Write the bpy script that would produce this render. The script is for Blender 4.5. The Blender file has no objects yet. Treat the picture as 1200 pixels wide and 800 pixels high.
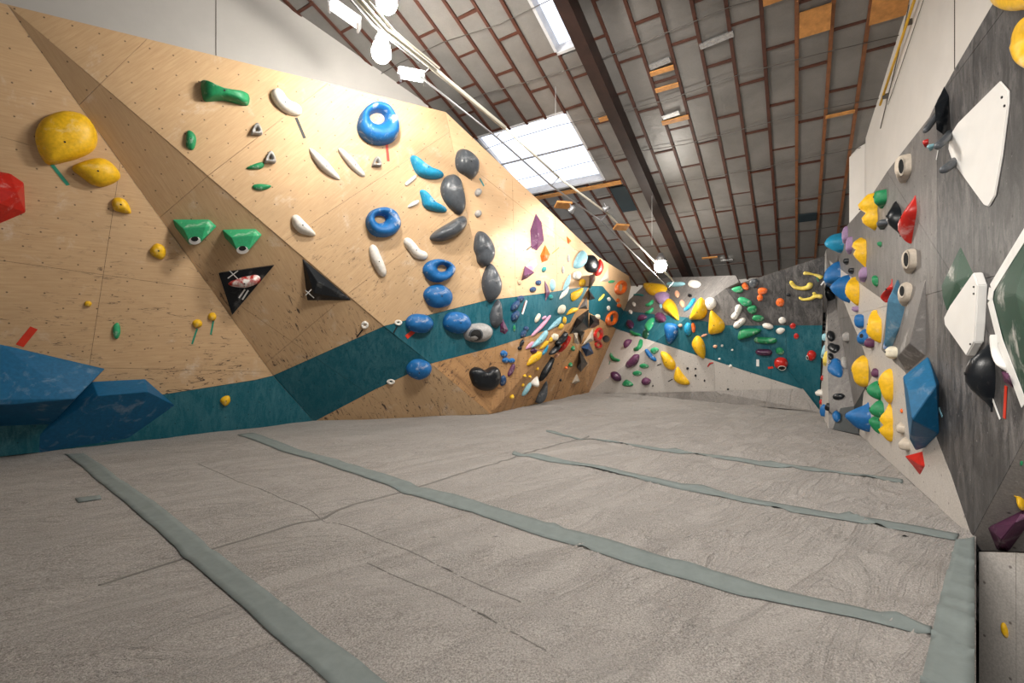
import bpy, bmesh, math, random
from mathutils import Vector, Matrix, noise
random.seed(7)
SC = bpy.context.scene
COL = SC.collection
V = Vector

# ------------------------------------------------------------------ camera
CH = 1.25                      # camera height above the mat
F = 533.0                      # focal length in pixels of a 1200 px wide frame (16 mm lens)
cd = bpy.data.cameras.new('camera'); cam = bpy.data.objects.new('camera', cd); COL.objects.link(cam)
cam.location = (0, 0, CH); cam.rotation_euler = (math.pi/2, 0, 0)
cd.lens = 36*F/1200; cd.sensor_width = 36; cd.clip_start = .05
SC.camera = cam

# ------------------------------------------------------------------ daylight and exposure
w = bpy.data.worlds.new('daylight'); SC.world = w; w.use_nodes = True
w.node_tree.nodes['Background'].inputs[0].default_value = (.86, .90, 1, 1)
w.node_tree.nodes['Background'].inputs[1].default_value = 1.9
SC.view_settings.view_transform = 'Standard'; SC.view_settings.look = 'None'
SC.view_settings.exposure = 0.0; SC.view_settings.gamma = 1
SC.view_settings.use_curve_mapping = False
SC.cycles.max_bounces = 6; SC.cycles.diffuse_bounces = 4

LAMP_W = 1.0                   # one knob for the added fill lights and the spotlights
def area(name, loc, target, size, power, col=(1, .95, .88)):
    l = bpy.data.lights.new(name, 'AREA'); l.shape = 'RECTANGLE'; l.size = size[0]; l.size_y = size[1]
    l.energy = power*LAMP_W; l.color = col
    o = bpy.data.objects.new(name, l); COL.objects.link(o); o.location = loc
    o.rotation_euler = (V(target)-V(loc)).to_track_quat('-Z', 'Y').to_euler(); return o
# unseen fill lights, added to brighten the right wall, left wall and mat
fill_r = area('fill_light', (-1.2, -.6, 3.7), (3.2, 3.0, .8), (1.6, .5), 85); fill_r.data.spread = math.radians(95)
h2 = area('fill_light', (2.0, -.2, 3.6), (-3.6, 5.6, 2.0), (1.8, .5), 120); h2.data.spread = math.radians(110)
area('fill_light', (.7, 4.2, 4.7), (.4, 7.0, 0), (1.4, .5), 215)
# spotlights on the rail, aimed along the climbing wall (their housings are built further down)
def spot(name, loc, target, power, ang, col=(1, .97, .94), blend=.7, rad=.06):
    l = bpy.data.lights.new(name, 'SPOT'); l.energy = power*LAMP_W; l.color = col; l.spot_size = math.radians(ang)
    l.spot_blend = blend; l.shadow_soft_size = rad
    o = bpy.data.objects.new(name, l); COL.objects.link(o); o.location = loc
    o.rotation_euler = (V(target)-V(loc)).to_track_quat('-Z', 'Y').to_euler(); return o

# ------------------------------------------------------------------ helpers
def ray(px, py): return V(((px-600)/F, 1, (400-py)/F))
def at(px, py, Y): return V((0, 0, CH)) + ray(px, py)*Y
def ground(px, py, z=0): return at(px, py, (CH-z)*F/(py-400))
class Plane:
    def __init__(s, a, b, c, uv=None):
        s.p = a.copy(); n = (b-a).cross(c-a).normalized()
        if n.dot(V((0, 0, CH))-a) < 0: n = -n
        s.n = n
        eh = V((-n.y, n.x, 0)).normalized() if abs(n.z) < .98 else V((1, 0, 0))
        if eh.x < 0 and abs(eh.x) > abs(eh.y)*.3: eh = -eh
        s.eh = eh; s.ev = n.cross(eh);  s.ev = s.ev if s.ev.z > 0 else -s.ev
        s.u = s.eh; s.w = s.ev
        if uv:
            d = (s.hit(*uv[1])-s.hit(*uv[0])).normalized(); s.u = d; s.w = n.cross(d)
    def hit(s, px, py, h=0):
        r = ray(px, py); o = V((0, 0, CH)); p = s.p+s.n*h
        return o + r*((p-o).dot(s.n)/r.dot(s.n))
def link(name, me, mat=None, parent=None):
    o = bpy.data.objects.new(name, me); COL.objects.link(o)
    if mat: me.materials.append(mat)
    if parent: o.parent = parent
    return o
def from_bm(name, bm, mat=None, parent=None, smooth=False):
    me = bpy.data.meshes.new(name); bm.normal_update(); bm.to_mesh(me); bm.free()
    if smooth: me.polygons.foreach_set('use_smooth', [True]*len(me.polygons))
    return link(name, me, mat, parent)
def mesh(name, vs, fs, mat=None, parent=None, smooth=False):
    me = bpy.data.meshes.new(name); me.from_pydata([tuple(v) for v in vs], [], fs); me.update()
    bm = bmesh.new(); bm.from_mesh(me); bmesh.ops.recalc_face_normals(bm, faces=bm.faces); bm.to_mesh(me); bm.free()
    if smooth: me.polygons.foreach_set('use_smooth', [True]*len(me.polygons))
    return link(name, me, mat, parent)
def tag(o, label=None, cat=None, group=None, kind=None):
    if label: o['label'] = label
    if cat: o['category'] = cat
    if group: o['group'] = group
    if kind: o['kind'] = kind
    return o
def empty(name, loc=(0, 0, 0)):
    o = bpy.data.objects.new(name, None); COL.objects.link(o); o.location = loc; return o
def box_bm(bm, c, ax, ay, az):
    c, ax, ay, az = V(c), V(ax), V(ay), V(az)
    vs = [bm.verts.new(c+ax*i+ay*j+az*k) for i in (-1, 1) for j in (-1, 1) for k in (-1, 1)]
    for f in ((0,1,3,2),(4,6,7,5),(0,4,5,1),(2,3,7,6),(0,2,6,4),(1,5,7,3)): bm.faces.new([vs[i] for i in f])
def box(name, c, ax, ay, az, mat, parent=None):
    bm = bmesh.new(); box_bm(bm, c, ax, ay, az); bmesh.ops.recalc_face_normals(bm, faces=bm.faces)
    return from_bm(name, bm, mat, parent)
def tube_bm(bm, pts, rad, seg=8):
    pts = [V(p) for p in pts]; rings = []
    for i, p in enumerate(pts):
        t = (pts[min(i+1, len(pts)-1)]-pts[max(i-1, 0)]).normalized()
        a = t.orthogonal().normalized() if abs(t.z) > .95 else t.cross(V((0, 0, 1))).normalized(); b = t.cross(a)
        r = rad[i] if isinstance(rad, (list, tuple)) else rad
        rings.append([bm.verts.new(p+(a*math.cos(k*math.tau/seg)+b*math.sin(k*math.tau/seg))*r) for k in range(seg)])
    for A, B in zip(rings, rings[1:]):
        for k in range(seg): bm.faces.new((A[k], A[(k+1) % seg], B[(k+1) % seg], B[k]))
    bm.faces.new(rings[0][::-1]); bm.faces.new(rings[-1])
    bmesh.ops.recalc_face_normals(bm, faces=bm.faces)
def tube(name, pts, rad, mat, parent=None, seg=8):
    bm = bmesh.new(); tube_bm(bm, pts, rad, seg); return from_bm(name, bm, mat, parent, True)

# ------------------------------------------------------------------ materials
class NB:
    def __init__(s, name):
        s.m = bpy.data.materials.new(name); s.m.use_nodes = True; s.t = s.m.node_tree; s.N = s.t.nodes; s.L = s.t.links
        s.b = s.N['Principled BSDF']; s.uv = None
    def put(s, sock, v):
        if v is None: return
        if hasattr(v, 'links'): s.L.new(v, sock)
        else:
            if hasattr(sock.default_value, '__len__') and len(sock.default_value) == 4 and len(v) == 3: v = (*v, 1)
            sock.default_value = v
    def node(s, ty, **k):
        n = s.N.new(ty)
        for a, b in k.items(): setattr(n, a, b)
        return n
    def math(s, op, a, b=None, c=None, clamp=False):
        n = s.node('ShaderNodeMath', operation=op, use_clamp=clamp)
        for i, v in enumerate((a, b, c)): s.put(n.inputs[i], v)
        return n.outputs[0]
    def vmul(s, v, k):
        n = s.node('ShaderNodeVectorMath', operation='MULTIPLY'); s.put(n.inputs[0], v); s.put(n.inputs[1], k); return n.outputs[0]
    def coord(s, kind='UV'):
        n = s.node('ShaderNodeTexCoord'); return n.outputs[kind]
    def noise(s, vec, scale, det=4, rough=.6, dist=0):
        n = s.node('ShaderNodeTexNoise'); s.put(n.inputs['Vector'], vec); n.inputs['Scale'].default_value = scale
        n.inputs['Detail'].default_value = det; n.inputs['Roughness'].default_value = rough; n.inputs['Distortion'].default_value = dist
        return n.outputs['Fac']
    def ramp(s, f, lo, hi, a=0., b=1.):
        n = s.node('ShaderNodeMapRange'); s.put(n.inputs[0], f)
        for i, v in enumerate((lo, hi, a, b)): s.put(n.inputs[i+1], v)
        return n.outputs[0]
    def mix(s, f, a, b, mode='MIX'):
        n = s.node('ShaderNodeMix', data_type='RGBA', blend_type=mode)
        s.put(n.inputs[0], f); s.put(n.inputs[6], a); s.put(n.inputs[7], b); return n.outputs[2]
    def sep(s, v):
        n = s.node('ShaderNodeSeparateXYZ'); s.put(n.inputs[0], v); return n.outputs
    def bump(s, h, st, d=.01):
        n = s.node('ShaderNodeBump'); s.put(n.inputs['Height'], h); n.inputs['Strength'].default_value = st; n.inputs['Distance'].default_value = d
        s.L.new(n.outputs[0], s.b.inputs['Normal'])
    def bump2(s, h1, s1, d1, h2, s2, d2):
        n = s.node('ShaderNodeBump'); s.put(n.inputs['Height'], h1); n.inputs['Strength'].default_value = s1; n.inputs['Distance'].default_value = d1
        m = s.node('ShaderNodeBump'); s.put(m.inputs['Height'], h2); m.inputs['Strength'].default_value = s2; m.inputs['Distance'].default_value = d2
        s.L.new(n.outputs[0], m.inputs['Normal']); s.L.new(m.outputs[0], s.b.inputs['Normal'])
    def fin(s, col, rough=.6, spec=.4, metal=0):
        s.put(s.b.inputs['Base Color'], col); s.put(s.b.inputs['Roughness'], rough)
        s.b.inputs['Specular IOR Level'].default_value = spec; s.b.inputs['Metallic'].default_value = metal
        return s.m
    def holes(s, uv, sx=.28, sy=.165, r=.0085):
        x, y, _ = s.sep(uv)
        row = s.math('FLOOR', s.math('DIVIDE', y, sy))
        odd = s.math('MODULO', s.math('ABSOLUTE', row), 2.)
        fx = s.math('SUBTRACT', s.math('FRACT', s.math('ADD', s.math('DIVIDE', x, sx), s.math('MULTIPLY', odd, .5))), .5)
        fy = s.math('SUBTRACT', s.math('FRACT', s.math('DIVIDE', y, sy)), .5)
        dx = s.math('MULTIPLY', fx, sx); dy = s.math('MULTIPLY', fy, sy)
        d = s.math('SQRT', s.math('ADD', s.math('MULTIPLY', dx, dx), s.math('MULTIPLY', dy, dy)))
        return s.ramp(d, r*.6, r*1.3, 1., 0.)

def plywood(name, base, dark, scuff=1.0, hole=(.05, .03, .02), streak=0):
    b = NB(name); uv = b.coord()
    g = b.noise(b.vmul(uv, (3, 40, 1)), 1.3, 5, .65, .4)
    big = b.noise(uv, 1.1, 4, .6)
    col = b.mix(b.ramp(g, .3, .75), base, dark)
    col = b.mix(b.ramp(big, .35, .7, 0, .5), col, tuple(c*.68 for c in base))
    x, y, z = b.sep(b.coord('Object'))
    low = b.ramp(z, .3, 3.4, 1, .0)
    # rubber scuffs from shoes, chalk clouds
    s1 = b.noise(b.vmul(uv, (5, 19, 1)), 1.0, 9, .78, 1.3)
    m1 = b.ramp(s1, .555, .64); zone = b.ramp(b.noise(uv, 1.5, 3), .40, .56)
    sc = b.math('MULTIPLY', b.math('MULTIPLY', m1, zone), b.math('MULTIPLY', low, scuff), clamp=True)
    col = b.mix(sc, col, (.07, .045, .035))
    if streak:
        st = b.math('MULTIPLY', b.ramp(b.noise(b.vmul(uv, (9, .9, 1)), 1.0, 7, .7, .3), .5, .66, 0, streak), b.ramp(z, .2, 2.6, 1, 0), clamp=True)
        col = b.mix(st, col, (.13, .065, .035))
    ch = b.math('MULTIPLY', b.ramp(b.noise(uv, 2.1, 8, .7, .6), .57, .75, 0, .5), b.ramp(b.noise(uv, 34, 3), .3, .6, .35, 1))
    col = b.mix(ch, col, (.72, .66, .6))
    col = b.mix(b.math('MULTIPLY', b.holes(uv), .8), col, hole)
    b.bump(g, .12, .004)
    return b.fin(col, .55, .3)
def paint(name, base, smear, amt, hole=(.01, .01, .01), vert=True, rough=.5, speck=.5):
    b = NB(name); uv = b.coord()
    o = b.coord('Object')
    s1 = b.noise(b.vmul(o, (6, 6, 1.6)) if vert else o, 2.2, 8, .75, .8)
    s2 = b.noise(o, 1.6, 4)
    f = b.math('MULTIPLY', b.ramp(s1, .42, .78), b.ramp(s2, .25, .65), clamp=True)
    col = b.mix(b.math('MULTIPLY', f, amt), base, smear)
    sp = b.ramp(b.noise(o, 26, 3, .8), .67, .74, 0, speck)
    col = b.mix(sp, col, smear)
    fine = b.ramp(b.noise(o, 90, 2), .35, .65, .86, 1.12)
    n = b.node('ShaderNodeVectorMath', operation='SCALE'); b.put(n.inputs[0], col); b.put(n.inputs[3], fine); col = n.outputs[0]
    col = b.mix(b.math('MULTIPLY', b.holes(uv), .75), col, hole)
    return b.fin(col, rough, .35)
def plain(name, col, rough=.5, spec=.4, metal=0, var=.12, scale=6):
    b = NB(name); o = b.coord('Object')
    n = b.noise(o, scale, 5, .65)
    c = b.mix(b.ramp(n, .3, .7), tuple(x*(1-var) for x in col), tuple(min(1, x*(1+var)) for x in col))
    return b.fin(c, rough, spec, metal)
def holdmat(name, col, chalk=.35, rough=.55, spec=.35, zone=(.56, .70)):
    b = NB(name); o = b.coord('Object')
    n = b.noise(o, 30, 4, .6)
    c = b.mix(b.ramp(n, .3, .7), tuple(x*.85 for x in col), tuple(min(1, x*1.12) for x in col))
    k = b.ramp(b.noise(o, 5.5, 5, .62, .5), zone[0], zone[1], 0, chalk)
    c = b.mix(k, c, (.78, .75, .72))
    b.bump(b.noise(o, 160, 2), .25, .002)
    return b.fin(c, rough, spec)
def emit(name, col, st):
    b = NB(name); b.b.inputs['Emission Color'].default_value = (*col, 1); b.b.inputs['Emission Strength'].default_value = st
    return b.fin(col, .4)

M = {}
M['wood'] = plywood('birch_plywood', (.57, .39, .225), (.45, .285, .15), 2.2)
M['wood2'] = plywood('worn_birch_plywood', (.50, .29, .135), (.40, .21, .09), 2.0, streak=.7)
M['woodpale'] = plywood('pale_birch_plywood', (.66, .45, .27), (.60, .38, .21), .5)
M['teal'] = paint('teal_paint', (.002, .085, .118), (.26, .46, .50), .28, (.0, .03, .04), speck=.25)
M['dark'] = paint('charcoal_paint', (.042, .041, .042), (.42, .40, .39), .62)
M['dark2'] = paint('worn_grey_paint', (.115, .108, .105), (.42, .39, .37), .6)
M['black'] = paint('black_paint', (.008, .014, .016), (.2, .2, .2), .1)
M['pale'] = paint('pale_grey_paint', (.46, .43, .40), (.62, .6, .58), .3, (.08, .06, .06), speck=.2)
M['mid'] = paint('mid_grey_paint', (.20, .185, .175), (.42, .39, .37), .4)
M['plaster'] = plain('white_plaster', (.60, .575, .545), .8, .2, var=.05, scale=1.5)
M['infill'] = plain('grey_white_plasterboard', (.40, .385, .365), .8, .2, var=.05, scale=1.5)
M['back'] = plain('framing_timber', (.05, .035, .025), .8)
M['edge'] = plain('plywood_edge', (.42, .28, .17), .7)

# ------------------------------------------------------------------ climbing wall facets
O3 = V((0, 0, CH))
apex = at(8, 5, 4.58); bA = ground(368, 494); cA = ground(0, 535); dB = ground(575, 485)
P2 = at(522, 131, 7.0); P3 = at(700, 300, 9.2); r0 = ground(690, 460); s0 = ground(960, 480)
t0 = at(850, 338, 8.8); T0 = at(966, 300, 7.6)
u0 = ground(971, 502); u1 = ground(1007, 509); u2 = ground(1139, 630)
PL = {}
PL['A'] = Plane(apex, bA, cA, ((103, 335), (250, 340)))
PL['B'] = Plane(apex, bA, dB, ((94, 122), (187, 255)))
PL['C'] = Plane(apex, dB, P2, ((245, 205), (385, 97)))
e0 = PL['C'].hit(581, 406)
PL['F1'] = Plane(P2, e0, P3)
m0 = PL['F1'].hit(668, 378); q0 = PL['F1'].hit(690, 335)
PL['F2'] = Plane(e0, m0, dB); PL['G'] = Plane(dB, m0, r0); PL['G2'] = Plane(m0, q0, r0)
PL['H'] = Plane(P3, q0, r0); P4 = PL['H'].hit(746, 329)
PL['BL'] = Plane(P4, r0, t0); PL['BM'] = Plane(t0, s0, r0); PL['BR'] = Plane(t0, T0, s0)
PL['W'] = Plane(u1, u2, at(1010, 225, 5.8)); U0 = PL['W'].hit(968, 292)
PL['RS'] = Plane(U0, u0, s0); PL['W2'] = Plane(U0, u1, u0)
kN = PL['W'].hit(1320, 291)
PL['N'] = Plane(u2, kN, at(1260, 640, 2.5))
N1, N2 = at(1147, 646, 2.86), at(1320, 646, 2.2)
PL['K'] = Plane(N1, N2, N1-V((0, 0, 1)))
WALLS = {'A': 'wall_left', 'B': 'wall_left', 'C': 'wall_left', 'F1': 'wall_left', 'F2': 'wall_left', 'G': 'wall_left', 'G2': 'wall_left', 'H': 'wall_left',
         'BL': 'wall_back', 'BM': 'wall_back', 'BR': 'wall_back', 'W': 'wall_right', 'W2': 'wall_right', 'RS': 'wall_right', 'N': 'wall_right', 'K': 'wall_right'}
FAC = [  # facet, material, outline in the photograph's pixels on that facet's plane
 ('A', 'wood', [(-160,-36),(8,5),(320,440),(300,445),(192,462),(-160,515)]),
 ('A', 'teal', [(-160,515),(192,462),(300,445),(320,440),(368,494),(-160,552.8)]),
 ('B', 'wood', [(8,5),(450,382),(320,440)]),
 ('B', 'teal', [(320,440),(450,382),(505,426),(440,456),(368,494)]),
 ('B', 'wood', [(368,494),(440,456),(505,426),(575,485)]),
 ('C', 'wood', [(8,5),(522,131),(569.4,352),(514,366),(480,374),(450,382)]),
 ('C', 'teal', [(450,382),(480,374),(514,366),(569.4,352),(581,406),(505,426)]),
 ('C', 'wood2', [(505,426),(581,406),(575,485)]),
 ('F1', 'woodpale', [(522,131),(700,300),(690,335),(638,343.5),(569.4,352)]),
 ('F1', 'teal', [(569.4,352),(638,343.5),(690,335),(668,378),(581,406)]),
 ('F2', 'wood2', [(581,406),(668,378),(575,485)]),
 ('G', 'wood2', [(575,485),(668,378),(690,460)]),
 ('G2', 'wood2', [(668,378),(690,335),(690,460)]),
 ('H', 'woodpale', [(700,300),(746,329),(731,364),(706,335),(690,335)]),
 ('H', 'teal', [(690,335),(706,335),(731,364),(722,385),(704,374),(690,366)]),
 ('H', 'wood2', [(690,366),(704,374),(722,385),(690,460)]),
 ('BL', 'dark2', [(746,329),(782,325),(862,322.5),(866,330),(850,338),(805,372),(731,364)]),
 ('BL', 'teal', [(731,364),(805,372),(768,400.4),(722,385)]),
 ('BL', 'pale', [(722,385),(768,400.4),(690,460)]),
 ('BM', 'dark2', [(850,338),(883.5,381.5),(850,381),(805,372)]),
 ('BM', 'teal', [(805,372),(850,381),(883.5,381.5),(941,456),(768,400.4)]),
 ('BM', 'pale', [(768,400.4),(941,456),(960,480),(690,460)]),
 ('BR', 'dark', [(850,338),(966,300),(963.7,381),(883.5,381.5)]),
 ('BR', 'teal', [(883.5,381.5),(963.7,381),(960,480),(941,456)]),
 ('RS', 'pale', [(966,300),(968,292),(971,502),(960,480)]),
 ('W2', 'dark2', [(968,292),(1001,476),(985,478),(976,502.8),(971,502)]),
 ('W2', 'black', [(1001,476),(1007,509),(976,502.8),(985,478)]),
 ('W', 'dark2', [(968,292),(969,303),(977,325),(989,354),(999,379),(1009,402),(1022,440),(1001,476)]),
 ('W', 'black', [(1001,476),(1022,440),(1012,460),(1007,509)]),
 ('W', 'pale', [(969,303),(986,316),(1040,355),(1033,410),(1060,435),(1097,511),(1115,558),(1139,630),(1007,509),(1012,460),(1022,440),(1009,402),(999,379),(989,354),(977,325)]),
 ('W', 'dark2', [(968,292),(1014,240),(1040,200),(1089,137),(1098,118),(1098,514),(1097,511),(1060,435),(1033,410),(1040,355),(986,316),(969,303)]),
 ('W', 'dark', [(1098,118),(1119,80),(1161,8),(1320,-250),(1320,291),(1139,630),(1115,558),(1098,514)]),
 ('N', 'mid', [(1139,630),(1150,645),(1320,650),(1320,291)]),
 ('K', 'pale', [(1147,646),(1320,651),(1320,1010),(1147,1010)]),
]
CUTS = {'A': [((0,160),(140,200)), ((0,305),(250,340)), ((140,197),(103,440)), ((125,431),(300,435))],
 'B': [((94,122),(118,98)), ((187,255),(245,205)), ((342,400),(412,341)), ((287,362),(342,400))],
 'C': [((118,98),(173,45)), ((245,205),(385,97)), ((372,257),(425,222)), ((412,341),(480,290))],
 'F1': [((532,180),(700,312)), ((600,200),(606,400)), ((650,240),(655,400))],
 'G': [((620,380),(632,480)), ((655,380),(662,480))],
 'BL': [((782,320),(776,420))], 'BM': [((835,330),(838,480)), ((900,330),(905,480))], 'BR': [((920,300),(922,480))],
 'W': [((1141,0),(1141,600)), ((889,400),(1141,330)), ((889,400),(1141,60)), ((1066,0),(1066,600)), ((1045,210),(1064,240))],
 'N': [], 'K': [((1190,600),(1192,1000))]}
wall_objs = {}
for nm in ('wall_left', 'wall_back', 'wall_right'): pass
def facet_backing(nm):
    bm = bmesh.new()
    for k, mt, poly in FAC:
        if WALLS[k] != nm: continue
        pl = PL[k]; a = [bm.verts.new(pl.hit(*p)-pl.n*.024) for p in poly]; b = [bm.verts.new(v.co-pl.n*.03) for v in a]
        bm.faces.new(a); bm.faces.new(b[::-1]); n = len(a)
        for i in range(n): bm.faces.new((a[i], b[i], b[(i+1) % n], a[(i+1) % n]))
    bmesh.ops.recalc_face_normals(bm, faces=bm.faces)
    o = from_bm(nm, bm, M['back']); tag(o, kind='structure'); wall_objs[nm] = o
for nm in ('wall_left', 'wall_back', 'wall_right'): facet_backing(nm)
def add_panels(k, mt, poly):
    pl = PL[k]; bm = bmesh.new()
    bm.faces.new([bm.verts.new((x, y, 0)) for x, y in poly])
    for (a, b) in CUTS.get(k, []):
        d = V((b[0]-a[0], b[1]-a[1], 0)); nn = V((-d.y, d.x, 0)).normalized()
        bmesh.ops.bisect_plane(bm, geom=bm.verts[:]+bm.edges[:]+bm.faces[:], plane_co=(a[0], a[1], 0), plane_no=nn, dist=1e-4)
    polys = [[(v.co.x, v.co.y) for v in f.verts] for f in bm.faces if f.calc_area() > 6]
    bm.free()
    for pg in polys:
        P3d = [pl.hit(*p) for p in pg]
        c = sum(P3d, V())/len(P3d); n = len(P3d); ins = []
        for i in range(n):      # shrink by 2.5 mm to leave a joint
            a, b, d = P3d[i-1], P3d[i], P3d[(i+1) % n]
            e1 = (b-a).normalized(); e2 = (d-b).normalized()
            n1 = e1.cross(pl.n); n2 = e2.cross(pl.n)
            bis = n1+n2
            if bis.length < .2: bis = n1
            bis.normalize(); ins.append(bis)
        area_s = sum(((P3d[i]-c).cross(P3d[(i+1) % n]-c)).dot(pl.n) for i in range(n))
        sg = -1 if area_s > 0 else 1
        q = [P3d[i]+ins[i]*sg*.0025 for i in range(n)]
        bm = bmesh.new(); uvl = bm.loops.layers.uv.new('UVMap')
        top = [bm.verts.new(p) for p in q]; bot = [bm.verts.new(p-pl.n*.02) for p in q]
        bm.faces.new(top); bm.faces.new(bot[::-1])
        for i in range(n): bm.faces.new((top[i], bot[i], bot[(i+1) % n], top[(i+1) % n]))
        bmesh.ops.recalc_face_normals(bm, faces=bm.faces)
        for f in bm.faces:
            for l in f.loops: l[uvl].uv = (l.vert.co.dot(pl.u), l.vert.co.dot(pl.w))
        from_bm('plywood_panel', bm, M[mt], wall_objs[WALLS[k]])
for f in FAC: add_panels(*f)

# ------------------------------------------------------------------ building shell
HD = V((.53, .848, 0)).normalized(); TD = V((-HD.y, HD.x, 0)); SL = .334; Z0 = CH+5.956
def rf(s, t, d=0): p = HD*s+TD*t; p.z = Z0-SL*s-d; return p
RN = V((HD.x*SL, HD.y*SL, 1)).normalized()
def plate(name, pts, nrm, th, mat, parent=None, kind='structure'):
    a = [V(p) for p in pts]; b = [p+V(nrm)*th for p in a]; n = len(a)
    o = mesh(name, a+b, [list(range(n)), list(range(2*n-1, n-1, -1))]+[(i, n+i, n+(i+1) % n, (i+1) % n) for i in range(n)], mat, parent)
    if kind and not parent: tag(o, kind=kind)
    return o
# the ceiling's boards carry the roof above the insulation (with openings for the skylights)
SKY = (6.70, 8.43, 3.15, 5.0); SKY2 = (3.9, 5.76, 2.50, 2.84)
M['roofdark'] = plain('roof_boards', (.07, .045, .035), .8)
ceiling = empty('ceiling', rf(8, 2)); tag(ceiling, kind='structure'); ceiling.location = (0, 0, 0)
S0, S1, T_0, T_1 = -5.0, 13.6, -1.25, 8.5
def slab(s0, s1, t0_, t1_):
    plate('roof_board', [rf(s0, t0_, -.05), rf(s1, t0_, -.05), rf(s1, t1_, -.05), rf(s0, t1_, -.05)], RN, .05, M['roofdark'], ceiling)
slab(S0, S1, T_0, SKY2[2]); slab(SKY2[1], S1, SKY2[2], SKY2[3]); slab(S0, SKY2[0], SKY2[2], SKY2[3]); slab(S0, S1, SKY2[3], SKY[2])
slab(S0, SKY[0], SKY[2], SKY[3]); slab(SKY[1], S1, SKY[2], SKY[3]); slab(S0, S1, SKY[3], T_1)
# insulation panels between battens
def foilmat():
    b = NB('silver_insulation'); o = b.coord('Object')
    n = b.noise(b.vmul(o, (1, 1, 1)), 1.7, 6, .6, .3); q = b.noise(o, 60, 3)
    c = b.mix(b.ramp(n, .3, .7), (.155, .148, .14), (.24, .228, .216)); c = b.mix(b.ramp(q, .3, .7, 0, .3), c, (.15, .14, .13))
    b.bump(b.noise(o, 7, 5), .35, .02)
    return b.fin(c, .42, .5, .15)
M['foil'] = foilmat(); M['batten'] = plain('red_brown_batten', (.07, .022, .012), .6, var=.3, scale=9)
M['batten2'] = plain('orange_brown_batten', (.19, .075, .03), .6, var=.3, scale=9); M['pine'] = plain('orange_pine', (.52, .24, .07), .5, var=.25, scale=12)
M['crinkle'] = plain('crumpled_foil', (.6, .6, .6), .25, .5, .8, .3, 30)
M['beamwood'] = plain('dark_beam_timber', (.02, .009, .007), .5, var=.45, scale=5)
EV = [1.9, 2.9, 3.85, 4.8, 5.72, 6.64, 7.57, 8.49, 9.47, 10.49, 11.64, 12.9]
OD = [2.4, 3.4, 4.3, 5.26, 6.16, 7.07, 8.01, 8.95, 9.97, 11.02, 12.15, 13.1]
cols = [-1.22] + [-.71+.3525*i for i in range(22)]
def inter(s0, s1, a, b, K): return s0 < K[1]-.01 and s1 > K[0]+.01 and a < K[3]-.01 and b > K[2]+.01
for ci in range(len(cols)-1):
    ta, tb = cols[ci]+.022, cols[ci+1]-.022
    seq = EV if ci % 2 == 1 else OD
    bend = 0
    for k in range(len(seq)-1):
        j = random.uniform(-.02, .02)
        sa, sb = seq[k]+.02, seq[k+1]-.02
        for K in (SKY, SKY2):
            if inter(sa, sb, ta, tb, K):
                mid = (ta+tb)/2
                if K[2]-.05 < mid < K[3]+.05:
                    if sa < K[0] and sb > K[1]: sb = K[0]-.02
                    elif sa < K[0]: sb = K[0]-.02
                    elif sb > K[1]: sa = K[1]+.03
                    else: sa = sb
                else:
                    if mid < K[2]: tb_ = K[2]
        if sb-sa < .05: continue
        mm = M['foil']
        if ci == 4 and False: mm = M['pine']
        d0 = .012+random.uniform(0, .012)
        bm = bmesh.new(); tw = random.uniform(-.008, .008)
        q = [rf(sa, ta, d0), rf(sb, ta, d0+tw), rf(sb, tb, d0), rf(sa, tb, d0-tw)]
        a = [bm.verts.new(p) for p in q]; b = [bm.verts.new(p+RN*.05) for p in q]
        bm.faces.new(a); bm.faces.new(b[::-1])
        for i in range(4): bm.faces.new((a[i], b[i], b[(i+1) % 4], a[(i+1) % 4]))
        bmesh.ops.recalc_face_normals(bm, faces=bm.faces)
        from_bm('insulation_panel', bm, mm, ceiling)
        # cross batten at the panel's end
        if seq[k+1] < 13 and sb > seq[k+1]-.03:
            c = rf(seq[k+1], (ta+tb)/2, .012); box('cross_batten', c, TD*((tb-ta)/2), (HD-V((0, 0, SL)))*.017, RN*.018, M['batten'], ceiling)
    t = cols[ci+1]
    spans = [(1.5, 13.1)]
    if SKY[2] < t < SKY[3]: spans = [(1.5, SKY[0]), (SKY[1], 13.1)]
    if SKY2[2] < t < SKY2[3]: spans = [(SKY2[1], 13.1)]
    for a, b in spans:
        box('batten', rf((a+b)/2, t, .016), TD*.021, (HD-V((0, 0, SL)))*((b-a)/2), RN*.024, M['batten2' if ci < 3 else 'batten'], ceiling)
# main beam
beam = plate('ceiling_beam', [rf(3, 2.28, -.02), rf(13.1, 2.28, -.02), rf(13.1, 2.28, .30), rf(3, 2.28, .30)], TD, .17, M['beamwood'])
tag(beam, 'deep dark red-brown timber beam running down the sloping ceiling', 'beam'); beam.pop('kind', None)
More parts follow.
